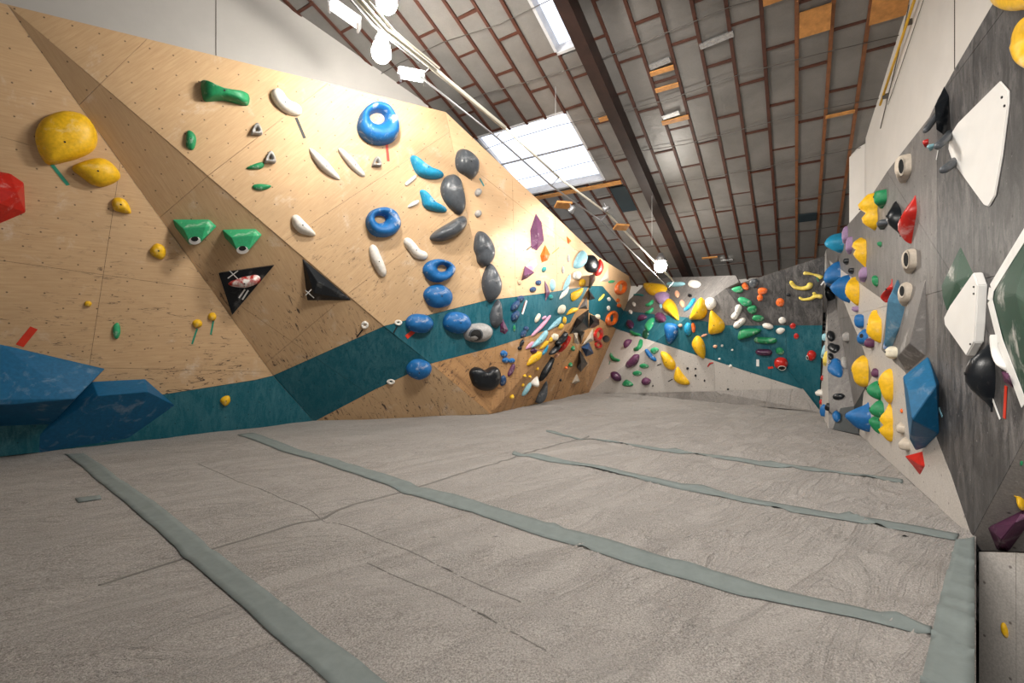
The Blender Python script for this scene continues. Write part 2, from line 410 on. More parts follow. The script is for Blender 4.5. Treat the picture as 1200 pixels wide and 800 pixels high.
# skylight frames + panes
def skylight(K, nm):
    s0_, s1_, a, b = K; e = empty(nm); tag(e, kind='structure')
    W = (HD-V((0, 0, SL)))
    M.setdefault('frame', plain('white_frame', (.55, .55, .57), .4))
    gl = NB('frosted_skylight_glass'); gl.b.inputs['Transmission Weight'].default_value = 1.0; g = gl.fin((.95, .97, 1), .25, .5); gl.b.inputs['IOR'].default_value = 1.15
    sm = (s0_+s1_)/2 if nm == 'window_1' else s1_-.3
    for x, y in ((s0_, s1_),) if nm != 'window_1' else ((s0_, sm), (sm, s1_)):
        plate('window_pane', [rf(x+.01, a, -.12), rf(y-.01, a, -.12), rf(y-.01, b, -.12), rf(x+.01, b, -.12)], RN, .006, g, e)
    for (c, h1, h2) in ((rf(s0_, (a+b)/2, -.06), TD*((b-a)/2), W*.02), (rf(s1_, (a+b)/2, -.06), TD*((b-a)/2), W*.02), (rf((s0_+s1_)/2, a, -.06), TD*.02, W*((s1_-s0_)/2)), (rf((s0_+s1_)/2, b, -.06), TD*.02, W*((s1_-s0_)/2))):
        box('window_frame', c, h1, h2, RN*.08, M['frame'], e)
    if nm == 'window_1':
        box('window_bar', rf(sm, (a+b)/2, -.09), TD*((b-a)/2), W*.008, RN*.015, M['mid'], e)
skylight(SKY, 'window_1'); skylight(SKY2, 'window_2')
# pine board below the skylight, patches and foil strips in the insulation
def roofbox(name, s_, t_, hs, ht, mat, label, cat, drop=.05, th=.01, par=None, grp=None, rot=0):
    W = (HD-V((0, 0, SL))).normalized()
    a = TD*math.cos(rot)+W*math.sin(rot); b = W*math.cos(rot)-TD*math.sin(rot)
    o = box(name, rf(s_, t_, drop), a*ht, b*hs, RN*th, mat, par)
    if not par: tag(o, label, cat, grp)
    return o
roofbox('pine_board', 8.52, 4.0, .05, 1.15, M['pine'], 'long orange pine board along the lower edge of the large skylight', 'board')
G = 'orange timber pieces in the ceiling'
for args in [
 (6.42, -.185, .17, .155, 'orange plywood square filling one bay of the ceiling'),
 (6.52, -.88, .17, .165, 'cracked orange board in the top corner of ceiling beside the white wall'),
 (5.98, .17, .05, .155, 'orange batten end at the top edge of the picture, wide one'),
 (7.98, -.53, .025, .17, 'thin pale orange batten crossing the bay nearest the yellow conduit'),
 (6.45, 1.58, .035, .16, 'upper orange cross piece beside white foil in the ceiling'),
 (6.74, 1.58, .035, .16, 'second orange cross piece down from the white foil in the ceiling'),
 (7.36, 1.60, .04, .2, 'lowest orange cross piece with foil above it in the ceiling'),
 (6.98, 2.60, .04, .10, 'short orange block left of the dark beam'),
 (11.7, 1.75, .03, .17, 'thin orange strip low in the ceiling right of the beam'),
]: roofbox('pine_board', args[0], args[1], args[2], args[3], M['pine'], args[4], 'board', grp=G)
G = 'silver foil strips on the ceiling'
for args in [
 (6.26, .86, .04, .2, 'crumpled silver foil strip across a batten high in the ceiling'),
 (6.33, 1.58, .04, .14, 'white silver foil patch above the upper orange cross piece'),
 (7.24, 1.64, .04, .13, 'silver foil patch above the lowest orange cross piece'),
 (11.9, 1.4, .03, .13, 'small silver foil strip low in the ceiling above the back wall'),
]: roofbox('foil_strip', args[0], args[1], args[2], args[3], M['crinkle'], args[4], 'foil', grp=G, rot=.1)
M['blackbay'] = plain('dark_opening_board', (.012, .022, .028), .6)
roofbox('dark_board', 9.05, 2.97, .42, .155, M['blackbay'], 'blue-black board between battens beside the large skylight', 'board', .05)
roofbox('dark_board', 10.5, .17-.35, .13, .15, M['blackbay'], 'narrow black board in a bay low in the ceiling near the right wall', 'board', .05)
# thin steel wires under the panels
M['wire'] = plain('steel_wire', (.12, .11, .10), .5, .4, .6)
M['wirel'] = plain('bright_wire', (.6, .6, .6), .5, .4, .3)
for i, s_ in enumerate([5.0, 5.95, 6.9, 7.85, 8.8, 9.8, 10.9, 12.1]):
    pts = [rf(s_+.05*math.sin(k*1.7+i), -1.15+k*.9, .045+.012*(k % 2)) for k in range(9)]
    tag(tube('ceiling_wire', pts, .0055, M['wire'], None, 5), 'thin dark wire strung across the ceiling panels, %s from the picture top' % ['first','second','third','fourth','fifth','sixth','seventh','eighth'][i], 'wire', 'wires under the ceiling')

# plaster walls of the hall
IN0, IN1 = V((-3.2, 6.31, 0)), V((-1.44, 7.68, 0)); idr = (IN1-IN0).normalized()
A0 = IN0-idr*3.9; A1 = P2+V((0, .12, 0)); A1 = IN0+idr*((A1-IN0).dot(idr)+.05)
def zr(p): return Z0-SL*(p.x*HD.x+p.y*HD.y)
def vwall(name, a, b, zb, mat, nrm, th=.1, extra=.05):
    a, b = V(a), V(b)
    return plate(name, [(a.x, a.y, zb), (b.x, b.y, zb), (b.x, b.y, zr(b)+extra), (a.x, a.y, zr(a)+extra)], nrm, th, mat)
wi = vwall('wall_upper_left', A0, A1, 4.05, M['infill'], V((idr.y*-1, idr.x, 0)), .08)
for px in (253,):
    u = (px-600)/F; t = (IN0.x-u*IN0.y)/(u*idr.y-idr.x); p = IN0+idr*t
    box('panel_joint', (p.x, p.y, 5.2), idr*.004, V((-idr.y, idr.x, 0))*.004, V((0, 0, 1.6)), M['back'], wi)
Rd = V((.95, 1.83, 0)).normalized(); R0 = V((4.37, 5.01, 0)); R1 = V((5.32, 6.84, 0)); Rn = V((Rd.y, -Rd.x, 0))
wr = vwall('wall_far_right', R0-Rd*9.5, R1, -.9, M['plaster'], Rn)
p = R0-Rd*.15
pj = at(1119, 40, 1); u = (1119-600)/F; t = (R0.x-u*R0.y)/(u*Rd.y-Rd.x); p = R0+Rd*t
box('panel_joint', (p.x, p.y, 3.9), Rd*.004, Rn*.004, V((0, 0, 1.3)), M['back'], wr)
# pilaster and return at the far end of the white wall
pc = R1+Rd*.25
box('trim_1', (pc.x-.02, pc.y, 2.0), V((.06, 0, 0)), V((0, .16, 0)), V((0, 0, 2.25)), M['plaster'])
tag(bpy.data.objects['trim_1'], kind='structure')
def corner(s_, t_): p = HD*s_+TD*t_; return V((p.x, p.y, 0))
vwall('wall_outer_back', corner(13.0, -1.3), corner(13.0, 8.4), -.9, M['plaster'], HD)
vwall('wall_outer_left', corner(13.2, 7.6), corner(-4.9, 7.6), -.9, M['plaster'], TD)
vwall('wall_outer_right', R1, corner(13.1, -1.25), -.9, M['plaster'], Rn)
vwall('wall_rear', corner(-4.6, -5.5), corner(-4.6, 8.4), -.9, M['plaster'], -HD)
plate('ceiling_rear', [rf(-5, -6, -.1), rf(6.6, -6, -.1), rf(6.6, -1.2, -.1), rf(-5, -1.2, -.1)], RN, .05, M['roofdark'])

# yellow conduit and cable at the top of the white wall
M['yellow_pipe'] = plain('yellow_conduit', (.62, .36, .03), .45)
def wpt(px, off, py):       # a point on the white right wall
    pl = Plane(R0, R1, R0+V((0, 0, 1))); return pl.hit(px, py)-Rn*off
cnd = tube('conduit', [wpt(1080, .05, -5), wpt(1058, .05, 60), wpt(1037, .05, 122)], .014, M['yellow_pipe'])
tag(cnd, 'yellow conduit pipe running down the edge of the white wall and ceiling', 'pipe')
for x, y in ((1069, 25), (1041, 112)):
    box('pipe_clip', wpt(x, .03, y), Rd*.01, Rn*.03, V((0, 0, .03)), M['wire'], cnd)
tag(tube('cable', [wpt(1086, .015, -5), wpt(1064, .015, 60), wpt(1046, .015, 112), wpt(1042, .015, 122)], .004, M['wire']), 'thin black cable hanging beside the yellow conduit', 'cable')
tag(tube('cable', [wpt(1068, .02, 5), wpt(1056, .02, 60), wpt(1034, .02, 150)], .006, M['wire']), 'black cable in the corner where ceiling meets white wall', 'cable')

# ------------------------------------------------------------------ lighting rail with lamps
M['rail'] = plain('cream_steel_tube', (.55, .52, .44), .4, .4, .1)
M['steel'] = plain('grey_steel', (.30, .30, .31), .4, .5, .6)
M['bulb'] = emit('lamp_glow', (1, .95, .86), 420)
M['tube'] = emit('fluorescent_tube', (.95, 1, 1), 6)
rail = empty('lighting_rail'); tag(rail, 'long double-tube lighting rail slung under the ceiling from top left to the back wall', 'rail')
RA = [(395, -30, 4.6), (452, 35, 4.95), (505, 78, 5.35), (592, 150, 6.2), (655, 208, 7.0), (712, 250, 7.7), (790, 330, 9.0)]
ra = [at(*p) for p in RA]
tube('tube', ra[:4], .028, M['rail'], rail); tube('tube', ra[3:5], .016, M['rail'], rail); tube('tube', ra[4:], .016, M['rail'], rail)
off = V((-.12, -.02, -.13))
tube('tube', [p+off for p in ra[2:]], .012, M['steel'], rail); tube('tube', [p+V((.10, 0, -.02)) for p in ra[:3]], .012, M['rail'], rail)
tube('tube', [p+V((-.14, 0, .05)) for p in ra[:3]], .012, M['steel'], rail)
for i in range(2, 7): tube('cross_brace', [ra[i], ra[i]+off], .008, M['steel'], rail)
for p in (at(660, 240, 7.1), at(728, 266, 7.9)): box('wooden_bracket', p, V((.12, .03, 0)), V((-.02, .05, -.03)), V((0, 0, .015)), M['pine'], rail)
for (px, y0, y1, Y) in ((651, -10, 190, 6.9), (764, 238, 287, 8.6)):
    p = at(px, y1, Y); tube('hanger_wire', [p, V((p.x, p.y, zr(p)))], .004, M['wirel'], rail, 5)
def lamp(px, py, Y, r, label):
    p = at(px, py, Y); e = empty('flood_lamp', p); tag(e, label, 'lamp', 'bright lamps on the lighting rail')
    bm = bmesh.new(); bmesh.ops.create_uvsphere(bm, u_segments=16, v_segments=10, radius=r); from_bm('bulb', bm, M['bulb'], e, True)
    bm = bmesh.new(); tube_bm(bm, [(0, 0, r*.8), (0, 0, r*1.4), (0, 0, r*2.2)], [r*.9, r*.7, r*.3], 14); from_bm('lamp_housing', bm, M['steel'], e, True)
    return p
lamp(447, 62, 5.2, .11, 'glaring round lamp below the rail near the top of the plywood wall')
lamp(453, 3, 4.9, .11, 'glaring round lamp at the top edge of the picture')
lamp(774, 312, 8.95, .12, 'glaring round lamp at the far end of the rail above back wall')
def fixture(px, py, Y, d, L, label):
    p = at(px, py, Y); e = empty('strip_light', p); tag(e, label, 'light fixture', 'strip light fixtures under the ceiling')
    d = V(d).normalized(); s_ = d.cross(V((0, 0, 1))).normalized(); u_ = s_.cross(d)
    box('light_housing', u_*.03, d*L, s_*.09, u_*.025, M['frame'], e)
    for k in (-1, 1): tube('fluorescent_tube', [-d*L*.92+s_*.04*k-u_*.012, d*L*.92+s_*.04*k-u_*.012], .014, M['tube'], e)
    for k in (-1, 1): box('end_cap', d*L*k, d*.012, s_*.095, u_*.04, M['steel'], e)
fixture(404, 18, 5.4, (1, .35, -.55), .18, 'white strip light angled left of the rail near the picture top')
fixture(483, 90, 5.7, (1, .1, -.12), .15, 'glowing strip light hanging just below the lamp beside the plywood wall')
# the two spotlights that wash the wall ends
def spotlight(px, py, Y, tgt, power, ang, label):
    p = at(px, py, Y); e = empty('spotlight', p); tag(e, label, 'lamp', 'spotlights on the lighting rail')
    d = (V(tgt)-p).normalized()
    tube('lamp_housing', [-d*.10, -d*.02, V((0, 0, 0))], [.03, .05, .055], M['steel'], e, 12)
    tube('yoke', [V((0, 0, 0))-d*.05, V((0, 0, .12))], .01, M['steel'], e)
    spot('spot_beam', p+d*.03, tgt, power, ang)
spotlight(708, 246, 7.6, PL['F1'].hit(640, 285), 170, 85, 'small grey spotlight under the second wooden bracket of the rail')
spotlight(668, 248, 7.0, PL['F1'].hit(600, 330), 120, 80, 'small grey spotlight under the first wooden bracket of the rail')

# ------------------------------------------------------------------ mat floor
def fz(x, y):
    n = noise.fractal(V((x*.7, y*1.5, 3)), 1, 2, 4)*.022 + noise.noise(V((x*.35, y*.35, 9)))*.015
    rr = noise.noise(V((x*2.2+y*1.1, y*.8-x*.3, 5)))
    n += max(0, .12-abs(rr))*.22*max(0, min(1, (x+1)*.5))
    for (a, b, wd, dp) in CREASES:
        ab = b-a; L = ab.length; t = max(0, min(1, (V((x, y))-a).dot(ab)/(L*L))); d = (V((x, y))-(a+ab*t)).length
        n -= dp*math.exp(-(d/wd)**2)
    return n
def g2(px, py): p = ground(px, py); return V((p.x, p.y))
CREASES = [(g2(115, 680), g2(690, 509), .09, .02), (g2(232, 541), g2(385, 605), .09, .018), (g2(385, 605), g2(640, 705), .09, .018), (g2(430, 655), g2(640, 760), .09, .016),
           (g2(480, 576), g2(860, 690), .09, .014)]
def matmat():
    b = NB('grey_carpet'); o = b.coord('Object')
    n = b.noise(o, 130, 3, .8); big = b.noise(b.vmul(o, (1, 1.8, 1)), .9, 6, .65)
    c = b.mix(b.ramp(n, .36, .64), (.14, .128, .12), (.43, .405, .382))
    c = b.mix(b.ramp(big, .35, .7, 0, .45), c, (.37, .35, .335))
    st = b.ramp(b.noise(b.vmul(o, (2.6, 8, 1)), 1.2, 7, .75, 1.2), .55, .72, 0, .6)
    c = b.mix(st, c, (.17, .155, .15))
    rot = b.node('ShaderNodeMapping'); rot.inputs['Rotation'].default_value = (0, 0, math.radians(-38)); b.L.new(o, rot.inputs['Vector'])
    wr = b.noise(b.vmul(rot.outputs[0], (.55, 2.3, 1)), 1.5, 6, .62, 1.1)
    ridge = b.math('ABSOLUTE', b.math('SUBTRACT', wr, .5))
    b.bump2(b.ramp(ridge, 0, .09, 0, 1), .55, .03, b.noise(o, 210, 2), .6, .012)
    return b.fin(c, .95, .1)
M['mat'] = matmat()
M['strip'] = plain('sage_velcro', (.165, .19, .187), .9, .1, var=.1, scale=12)
floor_vs, floor_fs = [], []
def grid(xa, xb, ya, yb, st):
    nx = max(1, round((abs(xb(yb)-xa)+.001)/st)); ny = max(1, round((yb-ya)/st)); base = len(floor_vs)
    for j in range(ny+1):
        y = ya+(yb-ya)*j/ny
        for i in range(nx+1):
            x = xa+(xb(y)-xa)*i/nx; floor_vs.append((x, y, fz(x, y)))
    for j in range(ny):
        for i in range(nx):
            a = base+j*(nx+1)+i; floor_fs.append((a, a+1, a+nx+2, a+nx+1))
EDGE = 1.020
grid(-6.8, lambda y: 7.2, 2.90, 11.6, .05)
grid(-6.8, lambda y: max(1.6, EDGE*y), 1.2, 2.90, .04)
grid(-6.8, lambda y: 1.6, -4, 1.2, .2)
fl = mesh('floor', floor_vs, floor_fs, M['mat'], smooth=True); tag(fl, kind='structure')
if fl.data.polygons[0].normal.z < 0: fl.data.flip_normals()
# mat side and lower floor
M['matside'] = plain('black_mat_side', (.02, .02, .02), .7)
plate('mat_side', [(1.6, -4, -.02), (1.6, 1.57, -.02), (1.6, 1.57, -.9), (1.6, -4, -.9)], (-1, 0, 0), .05, M['matside'], fl)
plate('mat_side', [(1.6, 1.57, -.02), (2.955, 2.90, -.02), (2.955, 2.90, -.9), (1.6, 1.57, -.9)], (-.7, .7, 0), .05, M['matside'], fl)
plate('floor_slab', [(-7, -5, -.9), (8, -5, -.9), (8, 13, -.9), (-7, 13, -.9)], (0, 0, -1), .1, M['matside'])
def ribbon(name, L, R, mat, parent, lift=.0075, n=160):
    vs, fs = [], []
    def samp(P, t):
        k = t*(len(P)-1); i = min(int(k), len(P)-2); f = k-i
        a, b = P[i], P[i+1]; return a+(b-a)*f
    Lg = [g2(*p) for p in L]; Rg = [g2(*p) for p in R]
    for i in range(n+1):
        a, b = samp(Lg, i/n), samp(Rg, i/n)
        for k in range(5):
            q = a+(b-a)*(k/4)
            vs.append((q.x, q.y, fz(q.x, q.y)+lift))
    for i in range(n):
        for k in range(4): a = i*5+k; fs.append((a, a+1, a+6, a+5))
    o = mesh(name, vs, fs, mat, parent, True)
    if o.data.polygons[0].normal.z < 0: o.data.flip_normals()
    sm = o.modifiers.new('t', 'SOLIDIFY'); sm.thickness = .003; sm.offset = -1
    return o
ribbon('velcro_strip', [(76, 531.5), (160, 602), (290, 717), (382, 800), (420, 833)], [(98, 531), (190, 597), (300, 683), (448, 800), (495, 833)], M['strip'], fl)
ribbon('velcro_strip', [(278, 511), (370, 541), (460, 571), (600, 616), (740, 656), (880, 694), (1000, 723), (1092, 749)], [(296, 508), (380, 535), (470, 562), (610, 604), (750, 643), (885, 680), (1000, 709), (1092, 737)], M['strip'], fl)
ribbon('velcro_strip', [(600, 533), (720, 557), (900, 594), (1120, 634)], [(602, 530), (722, 551), (900, 586), (1124, 627)], M['strip'], fl)
ribbon('velcro_strip', [(640, 507), (730, 521), (900, 546), (1058, 565)], [(640, 505.5), (730, 518.5), (900, 542), (1058, 561)], M['strip'], fl)
ribbon('edge_strip', [(1120, 634), (1100, 710), (1080, 800), (1070, 840)], [(1142, 633), (1142, 710), (1142, 800), (1142, 840)], M['strip'], fl, .012)
ribbon('velcro_patch', [(88, 586), (92, 591)], [(117, 582), (119, 587)], M['strip'], fl, n=4)
M['seam'] = plain('seam_shade', (.17, .16, .152), .95, .05)  # darker ribbon colour paints the shade along mat seams and creases
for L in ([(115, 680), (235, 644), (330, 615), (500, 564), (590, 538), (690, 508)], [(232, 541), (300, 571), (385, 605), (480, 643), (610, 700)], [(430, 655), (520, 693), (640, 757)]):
    k = .9; ribbon('mat_seam_shade', [(x, y) for x, y in L], [(x+.6, y+max(.9, (y-400)/190)) for x, y in L], M['seam'], fl, .003)
for a, b in (((1097, 632), (1094, 790)), ((1113, 640), (1125, 795))): pass
# mat ramp at the foot of the back wall
def ramp_mesh():
    top = [(690, 459.5), (733, 460.5), (835, 458), (941, 455)]; bot = [(692, 461.5), (740, 465.5), (835, 471), (962, 482.5)]
    vs, fs = [], []
    T = [PL['BM'].hit(*p)+PL['BM'].n*.01 for p in top]; B = [ground(*p) for p in bot]; n = len(T)
    vs = T+B+[V((p.x, p.y+.1, -.03)) for p in T]
    for i in range(n-1): fs += [(i, i+1, n+i+1, n+i), (i, 2*n+i, 2*n+i+1, i+1), (n+i, n+i+1, 2*n+i+1, 2*n+i)]
    fs += [(0, n, 2*n), (n-1, 3*n-1, 2*n-1)]
    return mesh('mat_wedge', vs, fs, M['mat'])
tag(ramp_mesh(), 'low carpeted mat wedge along the foot of the back wall', 'mat')
# ------------------------------------------------------------------ holds: colours
HC = {'yellow': (.72, .42, .012), 'red': (.42, .015, .01), 'orange': (.72, .13, .015), 'blue': (.008, .115, .33), 'sky': (.012, .24, .42),
      'paleblue': (.26, .50, .58), 'green': (.012, .20, .075), 'dkgreen': (.002, .045, .022), 'mint': (.03, .32, .14), 'white': (.70, .67, .62), 'cream': (.66, .60, .47),
      'grey': (.30, .29, .28), 'slate': (.065, .072, .082), 'black': (.006, .008, .011), 'purple': (.10, .028, .075), 'plum': (.055, .015, .045),
      'lilac': (.28, .18, .32), 'pink': (.60, .30, .42), 'peach': (.65, .34, .22), 'navy': (.012, .045, .12), 'stone': (.46, .40, .33),
      'volblue': (.006, .10, .22), 'volwhite': (.68, .66, .63), 'volgrey': (.135, .125, .12), 'palelime': (.72, .56, .10), 'teal': (.01, .2, .2), 'beige': (.42, .30, .18)}
CHK = {'blue': .55, 'green': .4, 'slate': .25, 'black': .10, 'mint': .5, 'volblue': .14, 'orange': .3, 'volwhite': .05, 'dkgreen': .6, 'plum': .1}
for k, c in HC.items():
    M['h_'+k] = holdmat('hold_'+k, c, CHK.get(k, .3), .32 if k in ('black', 'slate', 'red', 'plum') else .5)
M['h_volwhite'] = plain('white_volume_paint', (.70, .69, .67), .55, .3, var=.03)
M['h_redwhite'] = holdmat('chalked_red_hold', HC['red'], 1.0, zone=(.47, .58))
M['bolt'] = plain('dark_steel_bolt', (.03, .03, .03), .4, .5, .5)
M['mouth'] = plain('chalky_rim', (.75, .73, .7), .8)
M['hollow'] = plain('dark_hollow', (.015, .015, .015), .9)
TAPE = {k: plain('tape_'+k, c, .5) for k, c in {'red': (.55, .03, .01), 'green': (.02, .22, .14), 'black': (.01, .01, .01), 'teal': (.06, .25, .26), 'white': (.7, .7, .68), 'orange': (.75, .2, .05), 'peach': (.7, .45, .35), 'brown': (.3, .08, .05), 'paleblue': (.25, .5, .6)}.items()}

def inpoly(x, y, P):
    c = False; n = len(P)
    for i in range(n):
        x1, y1 = P[i]; x2, y2 = P[i-1]
        if (y1 > y) != (y2 > y) and x < (x2-x1)*(y-y1)/(y2-y1)+x1: c = not c
    return c
def facet_at(x, y):
    for k, m_, P in FAC:
        if inpoly(x, y, P): return k
    best = None
    for k, m_, P in FAC:
        for (a, b) in P:
            d = (a-x)**2+(b-y)**2
            if best is None or d < best[0]: best = (d, k)
    return best[1]
WN = {'A': 'left plywood wall', 'B': 'left plywood wall', 'C': 'left plywood wall', 'F1': 'far left overhang', 'F2': 'far left overhang', 'G': 'far left overhang', 'G2': 'far left overhang', 'H': 'far left corner',
      'BL': 'back wall', 'BM': 'back wall', 'BR': 'back wall', 'W': 'right wall', 'W2': 'right wall', 'RS': 'right wall', 'N': 'right wall', 'K': 'right wall'}
class Site:
    """where a hold sits: the facet's plane, the scale there and how steeply it is seen"""
    def __init__(s, cx, cy, fk=None, ratio=.7):
        s.k = fk or facet_at(cx, cy); s.pl = PL[s.k]; s.cx, s.cy = cx, cy
        p = s.pl.hit(cx, cy); s.D = p.y; s.base = p
        v = (p-V((0, 0, CH))).normalized()
        s.sin = math.sqrt(max(0, 1-abs(v.dot(s.pl.n))**2)); s.cos = abs(v.dot(s.pl.n))
        s.direct = s.cos > .62 or s.k[0] == 'B'
        hx_ = s.pl.eh; sx = V((1, 0, 0))
        s.mpp = s.D/F
        s.sgn = 1 if s.pl.eh.x >= 0 or abs(s.pl.eh.x) < .0 else -1
        if abs(s.pl.eh.x) < .25:      # wall seen edge on: which way along it moves right in the picture
            a = p+s.pl.eh*.05; q = 600+F*a.x/a.y; s.sgn = 1 if q > cx else -1
        v_ = V((v.x, v.y, 0)).normalized(); right = V((v_.y, -v_.x, 0))
        s.c = abs(s.pl.eh.dot(right)); s.s = abs(V((s.pl.n.x, s.pl.n.y, 0)).dot(right))
    def setup(s, Wpx, ratio):
        """returns horizontal compression of the outline and protrusion in metres"""
        W = Wpx*s.mpp
        if s.direct: s.kx = 1.0; s.pm = ratio*W
        else:
            s.kx = 1.0/(s.c+s.s*ratio*.9); s.pm = ratio*W*s.kx
        # move the footprint so the bulging hold as a whole lands where the photograph shows it
        h = s.pm*.42
        s.base = s.pl.hit(s.cx, s.cy, h)-s.pl.n*h
        s.mpp = s.base.y/F
    def pt(s, px, py, h=0):
        if s.direct:
            h0 = s.pm*.42; q = s.pl.hit(px, py, h0)-s.pl.n*h0
            return q+s.pl.n*h
        dx, dy = px-s.cx, py-s.cy
        return s.base+s.pl.eh*(dx*s.mpp*s.kx*s.sgn)+s.pl.ev*(-dy*s.mpp/max(.8, s.pl.ev.z))+s.pl.n*h
def smooth(pts, n=26):
    out = []; m = len(pts)
    for i in range(m):
        a, b, c, d = pts[i-1], pts[i], pts[(i+1) % m], pts[(i+2) % m]
        for k in range(3):
            t = k/3
            out.append(tuple(.5*((2*b[j])+(-a[j]+c[j])*t+(2*a[j]-5*b[j]+4*c[j]-d[j])*t*t+(-a[j]+3*b[j]-3*c[j]+d[j])*t**3) for j in (0, 1)))
    return out
def centre(pts): return sum(p[0] for p in pts)/len(pts), sum(p[1] for p in pts)/len(pts)
HOLDS = []
def finish(o, label, col, cat='climbing hold', name=None, k='A', grp=None):
    tag(o, label, cat, grp or ('%s %s on the %s' % ({'climbing hold': 'climbing holds', 'climbing volume': 'climbing volumes'}.get(cat, cat+'s'), '', WN[k])).replace('  ', ' '))
    HOLDS.append(o)
def recentre(o, p):
    o.data.transform(Matrix.Translation(-p)); o.location = p
def bolt(parent, p, n, r=.011):
    a = n.orthogonal().normalized(); b = n.cross(a); bm = bmesh.new()
    vs = [bm.verts.new(p+(a*math.cos(i*math.tau/8)+b*math.sin(i*math.tau/8))*r+n*h) for h in (-.01, .003) for i in range(8)]
    bm.faces.new(vs[8:]); 
    for i in range(8): bm.faces.new((vs[i], vs[(i+1) % 8], vs[8+(i+1) % 8], vs[8+i]))
    bmesh.ops.recalc_face_normals(bm, faces=bm.faces)
    b_ = from_bm('bolt', bm, M['bolt'], parent); b_.data.transform(Matrix.Translation(-parent.location))
    return b_
def D(label, col, pts, ratio=.32, power=2.6, fk=None, hole=None, pocket=None, lean=(0, 0), sm=True, nb=1, name='climbing_hold', cat='climbing hold', rough=.04, flat=False):
    cx, cy = centre(pts); S = Site(cx, cy, fk)
    if flat: S.direct = True
    if not S.direct and not hole and S.k != 'H': return profile(label, col, pts, S, sm, pocket, nb, name, cat)
    if S.k == 'H': S.direct = True; ratio *= .6
    xs = [p[0] for p in pts]; ys = [p[1] for p in pts]; w_, h_ = max(xs)-min(xs), max(ys)-min(ys)
    ar = abs(sum(pts[i-1][0]*pts[i][1]-pts[i][0]*pts[i-1][1] for i in range(len(pts))))/2
    eff = min(w_, h_, math.sqrt(ar)) if S.direct else w_
    S.setup(eff, ratio if S.direct else max(ratio, .55))
    if not S.direct: S.setup(w_, max(ratio, .55) if w_ < h_*1.5 else .5)
    O = smooth(pts) if sm else pts
    n = len(O); bm = bmesh.new(); rings = []
    R = (1.0, .97, .88, .74, .55, .32, .12) if not hole else (1.0, .95, .82, .62, .38, .15, 0.)
    hx, hy = (cx, cy) if not hole else hole[:2]
    for r in R:
        ring = []
        for i, (x, y) in enumerate(O):
            if hole:
                a = math.atan2((y-hy)/hole[3], (x-hx)/hole[2]); ix, iy = hx+hole[2]*math.cos(a), hy+hole[3]*math.sin(a)
                qx, qy = ix+(x-ix)*r, iy+(y-iy)*r
                h = S.pm*max(.0, 1-abs(2*r-1)**2.2)**.55*(1-.35*(1-r))*(1 if y > hy else .8)
                if r == 0.: h = 0
            else:
                qx, qy = cx+(x-cx)*r+lean[0]*(1-r), cy+(y-cy)*r+lean[1]*(1-r)
                h = S.pm*max(0, 1-r**power)**(1/2.0)
            if r < 1: h *= 1+rough*2*noise.noise(V((qx*.13, qy*.13, len(HOLDS))))
            ring.append(bm.verts.new(S.pt(qx, qy, h-(.004 if r == 1 else 0))))
        rings.append(ring)
    for A, B in zip(rings, rings[1:]):
        for i in range(n): bm.faces.new((A[i], A[(i+1) % n], B[(i+1) % n], B[i]))
    if not hole: bm.faces.new(rings[-1])
    bmesh.ops.recalc_face_normals(bm, faces=bm.faces)
    top = S.pt(cx+lean[0]*.9, cy+lean[1]*.9, S.pm)
    org = S.pt(cx, cy, 0)
    o = from_bm(name, bm, M['h_'+col], None, True); recentre(o, org)
    finish(o, label, col, cat, k=S.k)
    if nb and not hole and min(w_, h_) > 9 and not pocket:
        bolt(o, top, S.pl.n, .010 if min(w_, h_) > 16 else .007)
    if pocket:   # a hollow with a chalky rim: (px, py, rx, ry)
        px, py, rx, ry = pocket
        def ringm(nm, f0, f1, mat, lift, dip=0):
            nn = 16; f = []; vs = []
            for j, q in enumerate((f0, f1)):
                for i in range(nn):
                    a = i*math.tau/nn; X, Y = px+math.cos(a)*rx*q, py+math.sin(a)*ry*q
                    rr = 0.
                    # find the dome's height under that pixel
                    dd = math.hypot((X-cx)/max(1, w_/2), (Y-cy)/max(1, h_/2)); hh = S.pm*max(0, 1-min(1, dd)**power)**.5
                    vs.append(S.pt(X, Y, max(hh, S.pm*.3)*1.0+lift-(dip if j else 0)))
            for i in range(nn): f.append((i, (i+1) % nn, nn+(i+1) % nn, nn+i))
            if f1 < .2: f.append(list(range(nn, 2*nn)))
            q = mesh(nm, vs, f, mat, o, True); q.data.transform(Matrix.Translation(-org)); return q
        ringm('pocket_rim', 1.2, .85, M['mouth'] if col != 'grey' else M['h_slate'], .014); ringm('pocket', .95, .1, M['hollow'], .017, .004)
    return o
